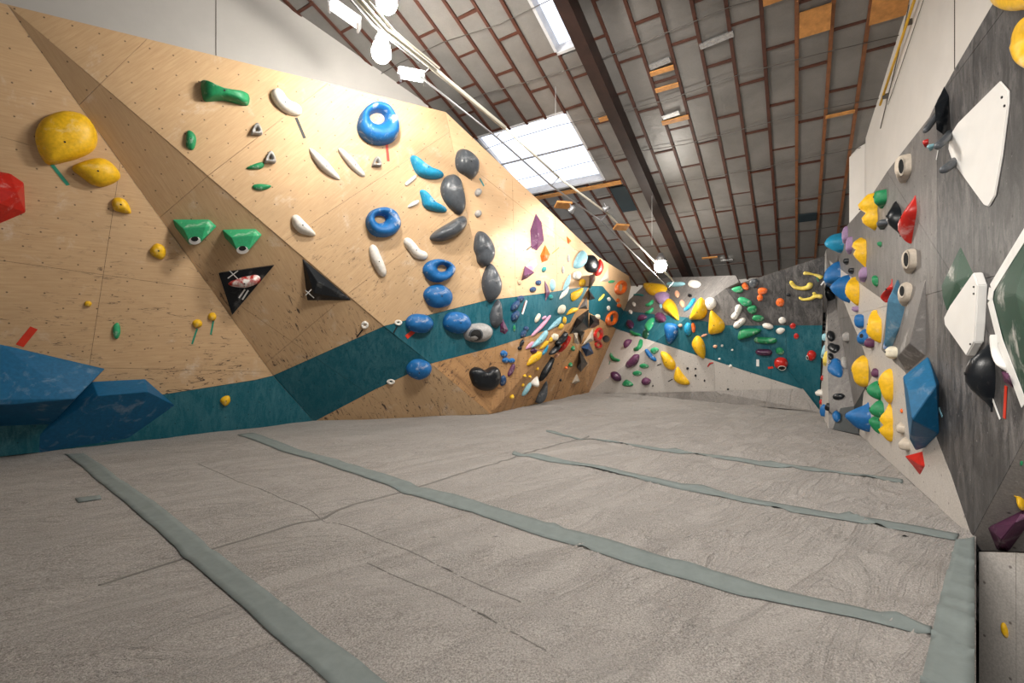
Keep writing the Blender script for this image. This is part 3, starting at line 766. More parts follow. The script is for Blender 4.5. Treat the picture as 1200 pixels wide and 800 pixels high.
def profile(label, col, pts, S, sm, pocket, nb, name, cat):
    """a hold on a wall seen edge on: its standing profile is what the photograph shows, so each level of
    the hold is a half round that stands on the wall and reaches as far out as the profile does"""
    cx, cy = S.cx, S.cy; O = smooth(pts) if sm else pts
    ys = [p[1] for p in O]; y0, y1 = min(ys), max(ys); xs = [p[0] for p in O]; mid_w = max(xs)-min(xs)
    v = (S.base-V((0, 0, CH))); v_ = V((v.x, v.y, 0)).normalized(); right = V((v_.y, -v_.x, 0))
    C = S.pl.eh.dot(right); N = S.pl.n.dot(right); eh = S.pl.eh if C > 0 else -S.pl.eh; C = abs(C)
    sn = 1 if N > 0 else -1; N = abs(N); mpp = S.mpp
    # wall side of the outline sits on the wall
    xw = min(xs) if sn > 0 else max(xs); cw = max(xs) if sn < 0 else min(xs)
    anchor = cx-sn*mid_w*.22; base = S.pl.hit(anchor, cy)
    lev = 13; rings = []; bm = bmesh.new(); seg = 9
    for j in range(lev+1):
        u = j/lev; y = y0+(y1-y0)*(.5-.5*math.cos(math.pi*u)); y = min(max(y, y0+.003*(y1-y0)), y1-.003*(y1-y0))
        X = []
        for i in range(len(O)):
            (xa, ya), (xb, yb) = O[i-1], O[i]
            if (ya > y) != (yb > y): X.append(xa+(xb-xa)*(y-ya)/(yb-ya))
        xl, xr = min(X), max(X); wall, out = ((xl, xr) if sn > 0 else (xr, xl))
        Wm = abs(xr-xl)*mpp; a = max(.012, .42*Wm)
        uc = ((wall-anchor)*mpp+sn*C*a)/C; uc = max(-.5*mid_w*mpp, min(.5*mid_w*mpp, uc))
        reach = (out-anchor)*mpp*sn-sn*C*uc          # how far the outer edge lies from the level's middle, in the picture's x
        p = math.sqrt(max(0, reach*reach-(C*a)**2))/max(.3, N) if reach > 0 else .01
        p = max(p, .01); ring = []
        for k in range(seg):
            t = math.pi*k/(seg-1); st = math.sin(t)**.85
            jit = 1+.05*noise.noise(V((j*.6, k*.7, len(HOLDS)*1.3)))
            ring.append(bm.verts.new(base+eh*(uc+a*math.cos(t))+S.pl.ev*(-(y-cy)*mpp/max(.8, S.pl.ev.z))+S.pl.n*(p*st*jit-.003)))
        rings.append(ring)
    for A, B in zip(rings, rings[1:]):
        for k in range(seg-1): bm.faces.new((A[k], A[k+1], B[k+1], B[k]))
    bm.faces.new(rings[0]); bm.faces.new(rings[-1][::-1])
    bmesh.ops.recalc_face_normals(bm, faces=bm.faces)
    m = rings[lev//2][seg//2].co.copy(); mo = rings[lev//2][(1 if (eh*(1)).dot(-v) > 0 else seg-2)].co.copy()
    o = from_bm(name, bm, M['h_'+col], None, True); recentre(o, base); finish(o, label, col, cat, k=S.k)
    if pocket:
        px, py, rx, ry = pocket; pl = S.pl; hh = (m-base).dot(pl.n)*.75
        # the pocket opens towards the side the camera sees
        nn = 14
        ctr = pl.hit(px, py, hh)
        vd = (V((0, 0, CH))-ctr).normalized(); sx = V((0, 0, 1)).cross(vd).normalized()
        tgt = base+pl.n*hh; ctr = tgt+sx*((px-cx)*0)
        # put the disc on the body along the sight line
        deps = o.matrix_world.copy(); bpy.context.view_layer.update()
        o_ray = V((0, 0, CH)); rd = ray(px, py).normalized(); hit, loc, nrm, _ = o.ray_cast(o_ray-o.location, rd)
        if hit:
            q = loc+o.location; q = q+nrm*.004; ax = nrm.cross(V((0, 0, 1))).normalized(); ay = nrm.cross(ax)
            fac = max(.35, abs(nrm.dot(rd)))
            for nm, k, mt, l in (('pocket_rim', 1.3, M['h_'+col], .0), ('pocket', 1.0, M['hollow'], .004)):
                vs = [q+nrm*l+ax*(math.cos(i*math.tau/nn)*rx*k*mpp/fac)+ay*(math.sin(i*math.tau/nn)*ry*k*mpp) for i in range(nn)]
                e = mesh(nm, vs+[w_-nrm*.02 for w_ in vs], [list(range(nn))]+[(i, nn+i, nn+(i+1) % nn, (i+1) % nn) for i in range(nn)], mt, o); e.data.transform(Matrix.Translation(-base))
    elif nb and mid_w > 12: bolt(o, m, S.pl.n, .009)
    return o
def E(label, col, cx, cy, w_, h_, rot=0, **k):
    a = math.radians(rot); P = []
    for i in range(12):
        t = i*math.tau/12; x, y = math.cos(t)*w_/2, math.sin(t)*h_/2
        j = 1+.03*math.sin(i*2.3+cx)
        P.append((cx+(x*math.cos(a)-y*math.sin(a))*j, cy+(x*math.sin(a)+y*math.cos(a))*j))
    return D(label, col, P, **k)
def S_(label, col, path, wd, fk=None, taper=.35, ratio=.8, name='climbing_hold', nb=1, ends=None):
    """a bean, banana or bar: a tapering rounded tube that lies on the wall along a path of pixels"""
    cx, cy = centre(path); S = Site(cx, cy, fk)
    S.setup(wd, ratio*.6)
    P = []
    q = [path[0]]+list(path)+[path[-1]]
    for i in range(1, len(q)-2):
        for k in range(6):
            t = k/6; a, b, c, d = q[i-1], q[i], q[i+1], q[i+2]
            P.append(tuple(.5*((2*b[j])+(-a[j]+c[j])*t+(2*a[j]-5*b[j]+4*c[j]-d[j])*t*t+(-a[j]+3*b[j]-3*c[j]+d[j])*t**3) for j in (0, 1)))
    P.append(path[-1]); m = len(P); r0_ = wd*S.mpp/2
    rr = []; L = [0]
    for i in range(1, m): L.append(L[-1]+math.hypot(P[i][0]-P[i-1][0], P[i][1]-P[i-1][1]))
    T = L[-1]; cap = min(.45*T, wd*.5)
    for i in range(m):
        d = min(L[i], T-L[i]); u = L[i]/T
        body = 1-taper*(abs(2*u-1)**1.7)
        if ends: body = ends[0]+(ends[1]-ends[0])*u if len(ends) == 2 else (ends[0]*(1-2*u)+ends[1]*2*u if u < .5 else ends[1]*(2-2*u)+ends[2]*(2*u-1))
        rr.append(r0_*body*(math.sqrt(max(.02, 1-(1-min(1, d/cap))**2))))
    C = [S.pt(x, y, 0) for x, y in P]; bm = bmesh.new(); rings = []; seg = 10
    for i in range(m):
        t = (C[min(i+1, m-1)]-C[max(i-1, 0)]); t = t.normalized() if t.length > 1e-6 else S.pl.eh
        sd = t.cross(S.pl.n).normalized(); ring = []
        for k in range(seg):
            a = math.pi*k/(seg-1)*1.3-.15*math.pi
            ring.append(bm.verts.new(C[i]+sd*(math.cos(a)*rr[i])+S.pl.n*(max(-.005, math.sin(a)*rr[i]*(1.0+ratio*.4)))))
        rings.append(ring)
    for A, B in zip(rings, rings[1:]):
        for k in range(seg): bm.faces.new((A[k], A[(k+1) % seg], B[(k+1) % seg], B[k]))
    bm.faces.new(rings[0][::-1]); bm.faces.new(rings[-1]); bmesh.ops.recalc_face_normals(bm, faces=bm.faces)
    o = from_bm(name, bm, M['h_'+col], None, True); mid = C[m//2]; recentre(o, mid)
    finish(o, label, col, k=S.k)
    if wd >= 8 and nb: bolt(o, mid+S.pl.n*rr[m//2]*(1+ratio*.4), S.pl.n, .009)
    return o
def Z(label, col, base, tops, height=.2, fk=None, name='climbing_volume', cat='climbing volume', edge=None):
    """a faceted volume: footprint on the wall and raised corner points, all where the photograph shows them"""
    cx, cy = centre(base); S = Site(cx, cy, fk); n = S.pl.n
    if True: 
        P = [S.pl.hit(*p)-n*.003 for p in base]; h = abs(height); T = [S.pl.hit(t[0], t[1], h*t[2]) for t in tops]
    else:
        w_ = max(p[0] for p in base)-min(p[0] for p in base); S.setup(w_, .6)
        P = [S.pt(x, y, -.003) for x, y in base]; T = [S.pl.hit(t[0], t[1], S.pm*t[2]) if height == 99 else S.pt(cx+(t[0]-cx)*.6, t[1], S.pm*t[2]) for t in tops]
    bm = bmesh.new(); vs = [bm.verts.new(p) for p in P+T]
    r = bmesh.ops.convex_hull(bm, input=vs); 
    bmesh.ops.delete(bm, geom=[g for g in r['geom_interior'] if isinstance(g, bmesh.types.BMVert)], context='VERTS')
    bmesh.ops.dissolve_limit(bm, angle_limit=.02, verts=bm.verts, edges=bm.edges)
    bmesh.ops.bevel(bm, geom=[e for e in bm.edges], offset=.004, segments=2, affect='EDGES')
    bmesh.ops.recalc_face_normals(bm, faces=bm.faces)
    o = from_bm(name, bm, M['h_'+col]); recentre(o, sum(P, V())/len(P)); finish(o, label, col, cat, k=S.k); o['plane'] = S.k
    del o['plane']
    return o
def arm(label, col, a, b, r, h, fk='W'):
    pl = PL[fk]; A, B = pl.hit(*a, 0), pl.hit(*b, h)
    o = tube('climbing_hold', [A, A.lerp(B, .3), A.lerp(B, .85), B], [r*1.3, r, r, r*.6], M['h_'+col], None, 10); recentre(o, A); finish(o, label, col, k=fk); return o
def T_(label, col, a, b, wd=3, fk=None, lift=.004):
    S = Site((a[0]+b[0])/2, (a[1]+b[1])/2, fk); pl = S.pl; A, B = pl.hit(*a), pl.hit(*b)
    t = (B-A).normalized(); sd = t.cross(pl.n)*(max(wd*S.D/F/2, .006)); 
    bm = bmesh.new(); box_bm(bm, (A+B)/2+pl.n*lift, (B-A)/2, sd, pl.n*.0012); bmesh.ops.recalc_face_normals(bm, faces=bm.faces)
    o = from_bm('tape_strip', bm, TAPE[col]); recentre(o, (A+B)/2); tag(o, label, 'tape', 'tape strips that mark starts on the '+WN[S.k]); return o
def mark(name, parent, pl, segs, mat, h, wd):
    bm = bmesh.new()
    for a, b in segs:
        A, B = pl.hit(*a, h), pl.hit(*b, h); sd = (B-A).normalized().cross(pl.n)*wd
        box_bm(bm, (A+B)/2, (B-A)/2, sd, pl.n*.0012)
    bmesh.ops.recalc_face_normals(bm, faces=bm.faces)
    o = from_bm(name, bm, mat, parent); o.data.transform(Matrix.Translation(-parent.location)); return o
# ================================================================== LEFT PLYWOOD WALL
D('largest yellow hold, broad and flat-bottomed, near the left picture edge', 'yellow', [(40,155),(47,140),(62,131),(80,128),(100,134),(112,150),(114,165),(108,176),(93,184),(75,189),(56,192),(47,182),(42,170)], ratio=.3, lean=(2, 8))
T_('green tape strip hanging from the largest yellow hold', 'green', (61,193), (80,217), 3.5)
D('yellow pointed hold shaped like a fish, under the largest yellow hold', 'yellow', [(83,196),(97,188),(118,184),(132,191),(141,203),(138,211),(122,218),(108,216),(97,208)], ratio=.45)
D('small yellow teardrop hold right of the left wall vertical seam', 'yellow', [(131,238),(133,232),(141,231),(149,236),(154,248),(149,250),(134,246)], ratio=.5)
D('small yellow knob left of the green hooded holds', 'yellow', [(176,292),(183,285),(192,288),(195,296),(190,304),(178,299)], ratio=.5)
E('tiny yellow foothold among black scuffs low on the left wall', 'yellow', 103, 356, 9, 7, ratio=.5)
Z('glossy red faceted volume cut by the left picture edge', 'red', [(-40,200),(0,201),(12,203),(28,214),(30,249),(0,262),(-40,268)], [(-30,212,1),(0,238,1),(20,226,.8)], .22)
D('long green bar hold, narrow in the middle, high on the plywood', 'green', [(235,93),(245,96),(262,103),(278,106),(292,109),(291,121),(280,120),(264,116),(250,116),(238,115)], ratio=.6)
D('small green wedge hold below the long green bar', 'green', [(219,153),(227,155),(230,164),(226,175),(218,171)], ratio=.5)
D('thin green leaf hold touching the lower grey loop hold', 'green', [(288,197),(300,191),(309,190),(309,195),(303,198)], ratio=.5)
D('thin green hold just below the lower grey loop hold', 'green', [(296,217),(304,215),(318,217),(314,221),(305,223),(297,221)], ratio=.5)
def loop(label, x, y, s=1.0, col='grey'):
    o = D(label, col, [(x-7*s,y+5*s),(x-4*s,y-4*s),(x,y-9*s),(x+4*s,y-6*s),(x+7*s,y+3*s),(x+4*s,y+6*s),(x-2*s,y+5*s)], ratio=.8, hole=(x, y, 1.5*s, 1.5*s), nb=0)
    return o
loop('upper grey loop hold with bolt, right of the small green wedge', 301, 152); loop('lower grey loop hold beside the thin green leaf', 317, 185)
S_('white L-shaped hold at the top of the plywood, black tape under it', 'white', [(326,103),(327,113),(334,122),(344,127),(354,127)], 16, taper=.1)
T_('black tape strip under the white L-shaped hold', 'black', (347,138), (357,162), 3.2)
S_('long white blade hold, lower end near the L-shaped hold tape', 'white', [(363,173),(376,189),(388,201),(399,210)], 12, taper=.7)
S_('long white blade hold, the upper right one beside the blue loop', 'white', [(397,173),(410,188),(420,199),(428,206)], 10, taper=.5)
D('largest blue ring hold at the top of the plywood with red tape', 'blue', [(420,146),(424,131),(433,121),(443,118),(455,121),(465,134),(469,150),(465,162),(452,168),(436,166),(424,157)], hole=(444,136,9,6.5), ratio=.5)
T_('bright red tape strip under the largest blue ring hold', 'red', (453,169), (455,189), 3.2)
loop('small pale grey loop hold left of the red tape', 442, 190, .85, 'grey')
def hood(label, pts, ap, pk):
    o = Z(label, 'mint', pts, [(ap[0]-14, ap[1]-12, .75), (ap[0]+12, ap[1]-14, .75), (ap[0]-7, ap[1]+3, 1), (ap[0]+7, ap[1]+2, 1), (ap[0], ap[1]+6, .95)], .22, name='climbing_hold', cat='climbing hold')
    pl = PL[facet_at(*ap)]
    for nm, k, mt, h in (('pocket_rim', 1.0, M['mouth'], .222), ('pocket', .62, M['hollow'], .226)):
        vs = []
        for i in range(14):
            a = i*math.tau/14; dy = 0 if nm == 'pocket_rim' else -2.0
            vs.append(pl.hit(pk[0]+7*k*math.cos(a), pk[1]+dy+4.5*k*(math.sin(a)), h))
        q = mesh(nm, vs+[v-pl.n*.03 for v in vs], [list(range(14))]+[(i, 14+i, 14+(i+1) % 14, (i+1) % 14) for i in range(14)], mt, o); q.data.transform(Matrix.Translation(-o.location))
hood('green hooded hold with a chalky pocket, the left of two', [(202,257),(245,257),(254,265),(236,284),(222,287),(205,266)], (229,280), (228,282))
hood('green hooded hold with a chalky pocket, the right of two', [(260,269),(299,268),(307,275),(292,293),(281,297),(263,278)], (285,290), (284,293))
def tri_plate(label, pts, h=.05):
    k = facet_at(*centre(pts)); pl = PL[k]
    P = [pl.hit(*p, h) for p in pts]; Q = [p-pl.n*h for p in P]; n = len(pts)
    bm = bmesh.new(); a = [bm.verts.new(p) for p in P]; b = [bm.verts.new(p) for p in Q]; bm.faces.new(a); bm.faces.new(b[::-1])
    for i in range(n): bm.faces.new((a[i], b[i], b[(i+1) % n], a[(i+1) % n]))
    bmesh.ops.bevel(bm, geom=bm.edges[:], offset=.004, segments=2, affect='EDGES'); bmesh.ops.recalc_face_normals(bm, faces=bm.faces)
    o = from_bm('climbing_volume', bm, M['h_black']); recentre(o, sum(Q, V())/n); finish(o, label, 'black', 'climbing volume', k=k); return o, pl, h
o, pl, h = tri_plate('black triangular plate with white marks and a red and white hold on it', [(256,320),(321,311),(272,369)])
mark('white_cross', o, pl, [((269,317),(279,327)), ((279,317),(267,326))], TAPE['white'], h+.002, .006)
mark('white_bars', o, pl, [((287,339),(280,349)), ((291,340),(284,351))], TAPE['white'], h+.002, .009)
hold = S_('red and white slanted hold bolted on the black triangular plate', 'redwhite', [(268,332),(282,331),(296,328),(305,324)], 13, ends=(.35, 1, .8)); hold.location += pl.n*.05
o = Z('black triangular volume with a chalked sloping ridge, right of the plate', 'black', [(354,302),(413,352),(360,352)], [(368,343,1),(372,330,.95)], .13)
mark('white_cross', o, PL[facet_at(370,340)], [((358,340),(368,349)), ((365,339),(358,346))], TAPE['white'], .10, .006)
D('white teardrop hold above the black triangular volume', 'white', [(342,254),(348,251),(357,259),(370,273),(366,276),(353,273),(344,265)], ratio=.5)
D('blue ring hold in the middle of the plywood, second from the top', 'blue', [(430,258),(434,248),(443,243),(455,242),(466,248),(471,260),(467,271),(455,277),(441,276),(433,269)], hole=(447,256,6.5,4.5), ratio=.5)
S_('cream white upright blade hold left of the white banana', 'white', [(437,286),(440,300),(446,313),(451,324)], 13, taper=.35)
S_('white banana hold between two blue ring holds', 'white', [(475,279),(483,289),(490,297),(502,300)], 12, taper=.2)
D('blue ring hold, third from the top, hole at its upper right', 'blue', [(497,316),(502,307),(515,303),(529,307),(534,315),(528,326),(514,331),(502,326)], hole=(520,314,5.5,4), ratio=.5)
E('round blue ball hold with chalked crease, just above the teal band', 'blue', 515, 347, 34, 28, 10, ratio=.5)
E('blue ball hold at the edge of the teal band, left one', 'blue', 493, 379, 33, 23, 5, ratio=.55)
E('blue ball hold on the teal band, right one beside the grey bowl', 'blue', 537, 378, 33, 26, 10, ratio=.5)
E('lowest blue dish hold, on the lower edge of the teal band', 'blue', 491, 434, 30, 23, 0, ratio=.5)
T_('short red tape strip under the left blue ball hold', 'red', (485,388), (476,395), 5)
D('upper turquoise crescent hold beside the dark boulder holds', 'sky', [(482,184),(486,181),(496,189),(508,197),(519,201),(521,206),(513,209),(500,208),(490,203),(485,194)], ratio=.5)
D('lower turquoise crescent hold beside the dark boulder holds', 'sky', [(493,223),(498,222),(506,231),(514,239),(524,244),(523,248),(510,247),(498,242),(495,232)], ratio=.5)
S_('thin white bar hold under the upper turquoise crescent', 'white', [(475,217),(481,212),(488,206)], 4.5, taper=.2)
D('small white chip hold left of the lower turquoise crescent', 'white', [(478,242),(484,236),(491,234),(490,239),(481,243)], ratio=.5)
D('dark grey boulder hold, topmost of the grey chain', 'slate', [(536,188),(538,177),(544,173),(554,178),(562,188),(562,201),(555,209),(548,205),(539,199)], ratio=.5)
T_('short teal tape strip under the topmost grey boulder hold', 'teal', (562,209), (567,218), 2)
D('largest dark grey boulder hold, second of the grey chain', 'slate', [(518,219),(523,207),(532,203),(540,208),(544,222),(547,240),(541,251),(530,244),(521,232)], ratio=.45)
D('dark grey slanting wedge hold, third of the grey chain', 'slate', [(506,277),(512,270),(528,260),(543,252),(549,257),(546,267),(534,277),(520,282),(508,281)], ratio=.6)
D('dark grey kidney hold, fourth of the grey chain', 'slate', [(557,290),(559,276),(564,270),(573,275),(581,290),(580,303),(571,312),(562,308),(560,299)], ratio=.5, fk='C')
D('dark grey upright hold, fifth of the grey chain at the teal band', 'slate', [(567,331),(571,315),(577,308),(584,318),(589,333),(586,346),(577,354),(571,348)], ratio=.55, fk='F1')
D('narrow dark grey hold on the teal band, sixth of the grey chain', 'slate', [(576,368),(581,355),(586,351),(589,362),(589,376),(583,384),(577,380)], ratio=.6, fk='F1')
E('grey bowl hold with an open mouth on the teal band', 'grey', 562, 390, 34, 23, -6, ratio=.6, pocket=(555,392,6,7), fk='C')
D('large black heart-shaped hold under the teal band', 'black', [(552,437),(557,431),(564,431),(570,434),(578,430),(585,431),(589,440),(586,451),(577,458),(566,458),(557,452),(554,445)], ratio=.45, fk='C')
E('small bolted metal hold, upper of two right of the grey boulders', 'grey', 561, 225, 7, 10, 20, ratio=.7, fk='F1', nb=0); E('small bolted metal hold, lower of two right of the grey boulders', 'grey', 561, 250, 7, 9, 20, ratio=.7, fk='F1', nb=0)
E('small white disc hold left of the teal band with black tape', 'white', 427.5, 381, 9, 9, nb=0, ratio=.4, hole=(427.5,381,1,1)); T_('black tape strip under the small white disc', 'black', (425,386), (418,395), 1.6)
E('small white disc hold on the edge of the teal band beside a blue ball', 'white', 467, 378, 9, 7, ratio=.4, hole=(467,378,1,1)); T_('dark tape strip under the white disc beside the blue ball', 'black', (465,383), (461,390), 1.6)
E('small white disc hold at the lower edge of the teal band', 'white', 458, 447.5, 10, 6, ratio=.4, hole=(458,447,1,1))
E('small yellow knob with green tape, left of two low on the plywood', 'yellow', 231.5, 379, 12, 10, ratio=.5, nb=0); T_('green tape strip under the left yellow knob', 'green', (231,385), (225,403), 1.8)
E('small yellow knob with green tape, right of two low on the plywood', 'yellow', 249, 371, 10, 10, ratio=.5, nb=0); T_('green tape strip under the right yellow knob', 'green', (250,376), (247,392), 1.8)
D('small chalky green chip hold low on the left wall', 'mint', [(132,389),(133,381),(138,378),(141,383),(141,391),(138,397),(134,396)], ratio=.5, nb=0)
D('small yellow knob on the teal kickboard near the floor', 'yellow', [(258,470),(262,465),(269,464),(270,471),(264,476)], ratio=.5)
T_('wide red tape strip above the blue corner volume', 'red', (23,405), (40,384), 7)
Z('big blue volume in the lower left corner, cut by the picture edge', 'volblue', [(-160,392),(0,403),(123,432),(60,497),(-30,500),(-160,505)], [(-160,470,1),(12,474,1),(88,467,1),(118,436,.25)], .42)
Z('second dark blue volume on the teal kickboard beside the corner volume', 'volblue', [(82,468),(108,447),(170,444),(205,475),(150,514),(45,531),(46,510)], [(115,464,1),(173,459,1)], .28, fk='A')

# ================================================================== FAR LEFT OVERHANG
Z('tall purple leaf-shaped volume high on the pale overhang', 'purple', [(628,249),(635,260),(638,282),(629,294),(622,291),(621,270)], [(630,268,1),(631,284,1)], -.07, fk='F1')
T_('thin black tape strip left of the tall purple volume', 'black', (617,293), (624,287), 1.2)
Z('bright orange pyramid hold beside the tall purple volume', 'orange', [(639,286),(645,298),(642,305),(635,308),(633,299)], [(638,299,1)], -.09, 'F1', 'climbing_hold', 'climbing hold')
T_('faint orange tape strip right of the orange pyramid', 'orange', (647,297), (655,290), 1)
Z('smallest orange pyramid hold near the top edge of the overhang', 'orange', [(664,276),(670,282),(667,286),(665,285)], [(667,283,1)], -.07, 'F1', 'climbing_hold', 'climbing hold')
Z('pale pink flat volume above the purple cone', 'pink', [(616,312),(622,306),(629,303),(630,310),(624,318)], [(624,311,1)], -.03, 'F1')
Z('purple cone volume with a beige foot left of the overhang middle', 'purple', [(615,311),(627,319),(618,326),(611,329)], [(614,323,1)], -.10, 'F1'); E('beige tip hold under the purple cone volume', 'beige', 609, 330.5, 5, 7, fk='F1', nb=0)
for (x, y, w_, h_, r, c, lb) in [
 (638,315.5,5,7,30,'teal','small teal chip hold under the orange pyramid'),
 (666.5,302.5,3,9,0,'grey','upper thin metal hold left of the pale teal dish'),
 (660,316,3,9,0,'grey','lower thin metal hold left of the pale teal dish'),
 (677,322.5,9,11,20,'white','chunky white hold under the pale teal dish'),
 (683,331,7,9,20,'yellow','yellow hold under the chunky white hold'),
 (631.5,331,7,6,-10,'navy','upper dark blue egg hold on the pale overhang'),
 (625,339,8,6,-25,'navy','lower dark blue egg hold on the pale overhang'),
 (648,334,6,14,0,'paleblue','pale mint chalked hold beside the narrow purple hold'),
 (646,348,5,6,0,'teal','teal nub hold under the pale mint hold'),
 (610.5,350,9,7,-35,'navy','dark blue ridge hold, topmost of three on the teal band'),
 (604.5,358,7,15,38,'navy','dark blue ridge hold, middle of three on the teal band'),
 (604.5,370,8,14,28,'navy','dark blue ridge hold, lowest of three on the teal band'),
 (659,362.5,8,12,25,'cream','cream nugget hold on the teal band near the yellow block'),
 (662,375,4,9,0,'yellow','slim yellow hold under the yellow block'),
 (658,382.5,5,8,25,'yellow','small yellow hold above the cream and yellow pair'),
 (630.5,372.5,4.5,12,25,'cream','narrow cream hold on the teal band'),
 (617,385,6,6,20,'navy','dark blue and white hold, upper one left of the pink blade'),
 (614,391,6,10,25,'navy','dark blue and white hold, lower one left of the pink blade'),
 (603,384.5,3,8,0,'green','tiny green hold low on the teal band'),
 (638,372,6,3,-40,'pink','pink stub hold at the end of pink blade'),
 (612,402,4,9,25,'black','black sliver hold at the lower teal edge'),
 (609.5,408,5,5,0,'black','small black and white hold under the black sliver'),
 (626,411,8,6,-20,'plum','dark purple hold above the largest yellow blade'),
 (651,395,8,9,20,'cream','cream round hold left of the black slab'),
 (646,398,4,7,20,'yellow','little yellow hold left of the cream round hold'),
 (652.5,415.5,4,7,20,'peach','pale orange pebble hold below the black slab'),
 (591,414.5,8,8,0,'blue','blue blob hold, upper of the blue cluster'),
 (593,422,8,7,0,'blue','blue blob hold, left of the blue cluster'),
 (600,422.5,8,6,-10,'blue','blue blob hold, right of the blue cluster'),
 (590,446,7,13,10,'navy','dark blue knobbly hold right of the black heart'),
 (615,440,4,3,0,'yellow','tiny yellow foothold, topmost left of the teal boot'),
 (621,441,4,3,0,'yellow','tiny yellow foothold directly above the teal boot'),
 (613,451,3,4,0,'yellow','tiny yellow foothold left of the teal boot'),
 (630,432,3,4,0,'yellow','tiny yellow foothold left of the long black hold'),
 (600,464.5,5,5,0,'yellow','lowest yellow foothold at the bottom of the brown wall'),
 (668.5,427,5,5,0,'green','small round green foothold on the brown wall'),
 (663.5,430.5,4,3,0,'orange','tiny orange foothold beside the green foothold'),
 (671.5,408,5,6,-20,'green','green and white hold left of the striped dark volume'),
 (711,397,8,8,20,'black','black diamond hold right of the red rings'),
 (657,445,3,3,0,'black','tiny black foothold low on the brown wall'),
]: E(lb, c, x, y, w_, h_, r, ratio=.5, nb=0, fk=None)
D('pale teal dish hold near the top of the overhang', 'paleblue', [(673,313),(677,300),(684,293),(689,299),(688,307),(681,314)], fk='F1')
E('large black ball hold behind the pale teal dish', 'black', 694, 309, 16, 22, -10, fk='F1')
D('bright red fin hold right of the black ball', 'red', [(698,322),(701,310),(704,303),(708,312),(704,322)], fk='F1')
D('pale blue leaf hold pointing up, above the teal band', 'paleblue', [(660,340),(664,328),(669,321),(668,332),(663,340)], fk='F1')
D('white leaf hold leaning over the top edge of teal band', 'white', [(656,351),(659,343),(667,335),(665,344)], fk='F1')
D('yellow twisted hold over the top edge of teal band', 'yellow', [(670,344),(677,340),(684,337),(681,346),(672,353)], fk='F1')
Z('narrow purple spear volume crossing onto the teal band', 'purple', [(638,327),(642,334),(645,343),(639,354)], [(640,341,1)], -.05, 'F1')
T_('white and brown tape strip beside the dark blue ridge holds', 'white', (617,352), (612,368), 2.5); T_('brown tape strip between the dark blue ridge holds', 'brown', (615.5,353), (611.5,366), 1)
Z('purple leaf volume on the teal band beside the grey chain', 'purple', [(589,372),(596,387),(592,392),(586,389),(586,380)], [(590,384,1)], -.07, 'F1')
D('yellow block hold pointing left, above the black volumes', 'yellow', [(664,369),(670,361),(678,361),(676,365),(670,367)], fk='F1')
D('long pale blue blade hold along the lower teal edge', 'paleblue', [(642,387),(650,377),(658,371),(657,378),(650,384)], fk='F1')
S_('long pink blade hold on the lower teal band', 'pink', [(623,394),(630,387),(635,382),(646,369)], 5, taper=.5)
D('largest pale teal blade hold under the teal band', 'paleblue', [(622,407),(630,398),(640,387),(643,391),(636,401),(627,407)])
D('pale pink sliver hold left of the pale teal blade', 'pink', [(616,409),(621,402),(626,400),(623,407)])
D('yellow blade hold right of the pale teal blade', 'yellow', [(633,408),(639,400),(644,400),(640,406),(635,409)])
D('largest yellow blade hold on the brown wall', 'yellow', [(618,428),(622,419),(630,412),(636,413),(633,421),(623,427)])
D('teal flake hold right of the largest yellow blade', 'sky', [(635,415),(640,407),(643,404),(641,412),(637,416)])
D('black slab hold above the red blade', 'black', [(652,401),(656,394),(661,388),(664,391),(662,398),(655,404)])
D('black slab hold left of the red blade', 'black', [(645,415),(650,403),(656,404),(652,412)])
D('long red blade hold standing on the brown wall', 'red', [(657,411),(659,402),(665,393),(666,400),(661,411)])
S_('purple bar hold low beside the black heart', 'purple', [(596,441),(600,433),(603,426)], 6)
D('long black upright hold on the brown wall', 'black', [(636,434),(640,422),(645,418),(645,430),(641,443),(636,446)])
D('dark grey drop hold touching the floor end of the brown wall', 'slate', [(631,463),(634,447),(638,450),(641,463),(636,471),(631,471)])
S_('teal boot-shaped hold low on the brown wall', 'paleblue', [(614,464),(618,455),(622,449)], 7)
D('white horned hold on top of the teal boot', 'white', [(622,447),(627,441),(632,447),(630,451),(624,451)])
# dark and pale triangular volumes stacked on the outside corner
for (c, b_, t_, h_, lb) in [
 ('black', [(668,391),(676,372),(690,362),(690,385),(680,390)], [(682,377,1)], .16, 'black faceted volume, biggest of the corner stack'),
 ('volgrey', [(678,362),(688,346),(689,362)], [(686,358,1)], .08, 'grey triangular volume above the biggest black volume'),
 ('black', [(690,338),(691,322),(698,321),(698,328),(692,338)], [(693,329,1)], .12, 'black volume hanging under the black ball'),
 ('black', [(690,338),(698,350),(690,352)], [(692,346,1)], .1, 'small black triangular volume at the corner edge'),
 ('stone', [(682,405),(695,384),(696,399)], [(692,396,1)], .08, 'grey-beige triangular volume with bolts below the black stack'),
 ('black', [(677,388),(686,388),(681,404)], [(681,394,1)], .08, 'inverted black triangular volume between pale triangles'),
 ('stone', [(672,390),(677,389),(679,404),(673,402)], [(676,397,1)], .05, 'narrow grey-beige volume left of the inverted black one'),
 ('navy', [(681,407),(690,400),(696,414),(687,418)], [(689,409,1)], .12, 'dark striped volume below the grey-beige triangle'),
 ('black', [(676,431),(679,409),(689,426),(681,436)], [(681,424,1)], .14, 'large black leaf volume low on the corner'),
 ('stone', [(670,449),(676,437),(680,447),(674,450)], [(676,446,1)], .08, 'lowest grey-beige volume near the floor'),
 ('black', [(690,385),(691,368),(702,372),(703,380),(697,384)], [(696,377,1)], .1, 'black volume wrapping the corner beside the teal'),
]: Z(lb, c, b_, t_, -h_)
Z('grey triangular frame volume under the roof corner', 'stone', [(703,330),(713,313),(714,330)], [(712,326,1)], .06, fk='H')
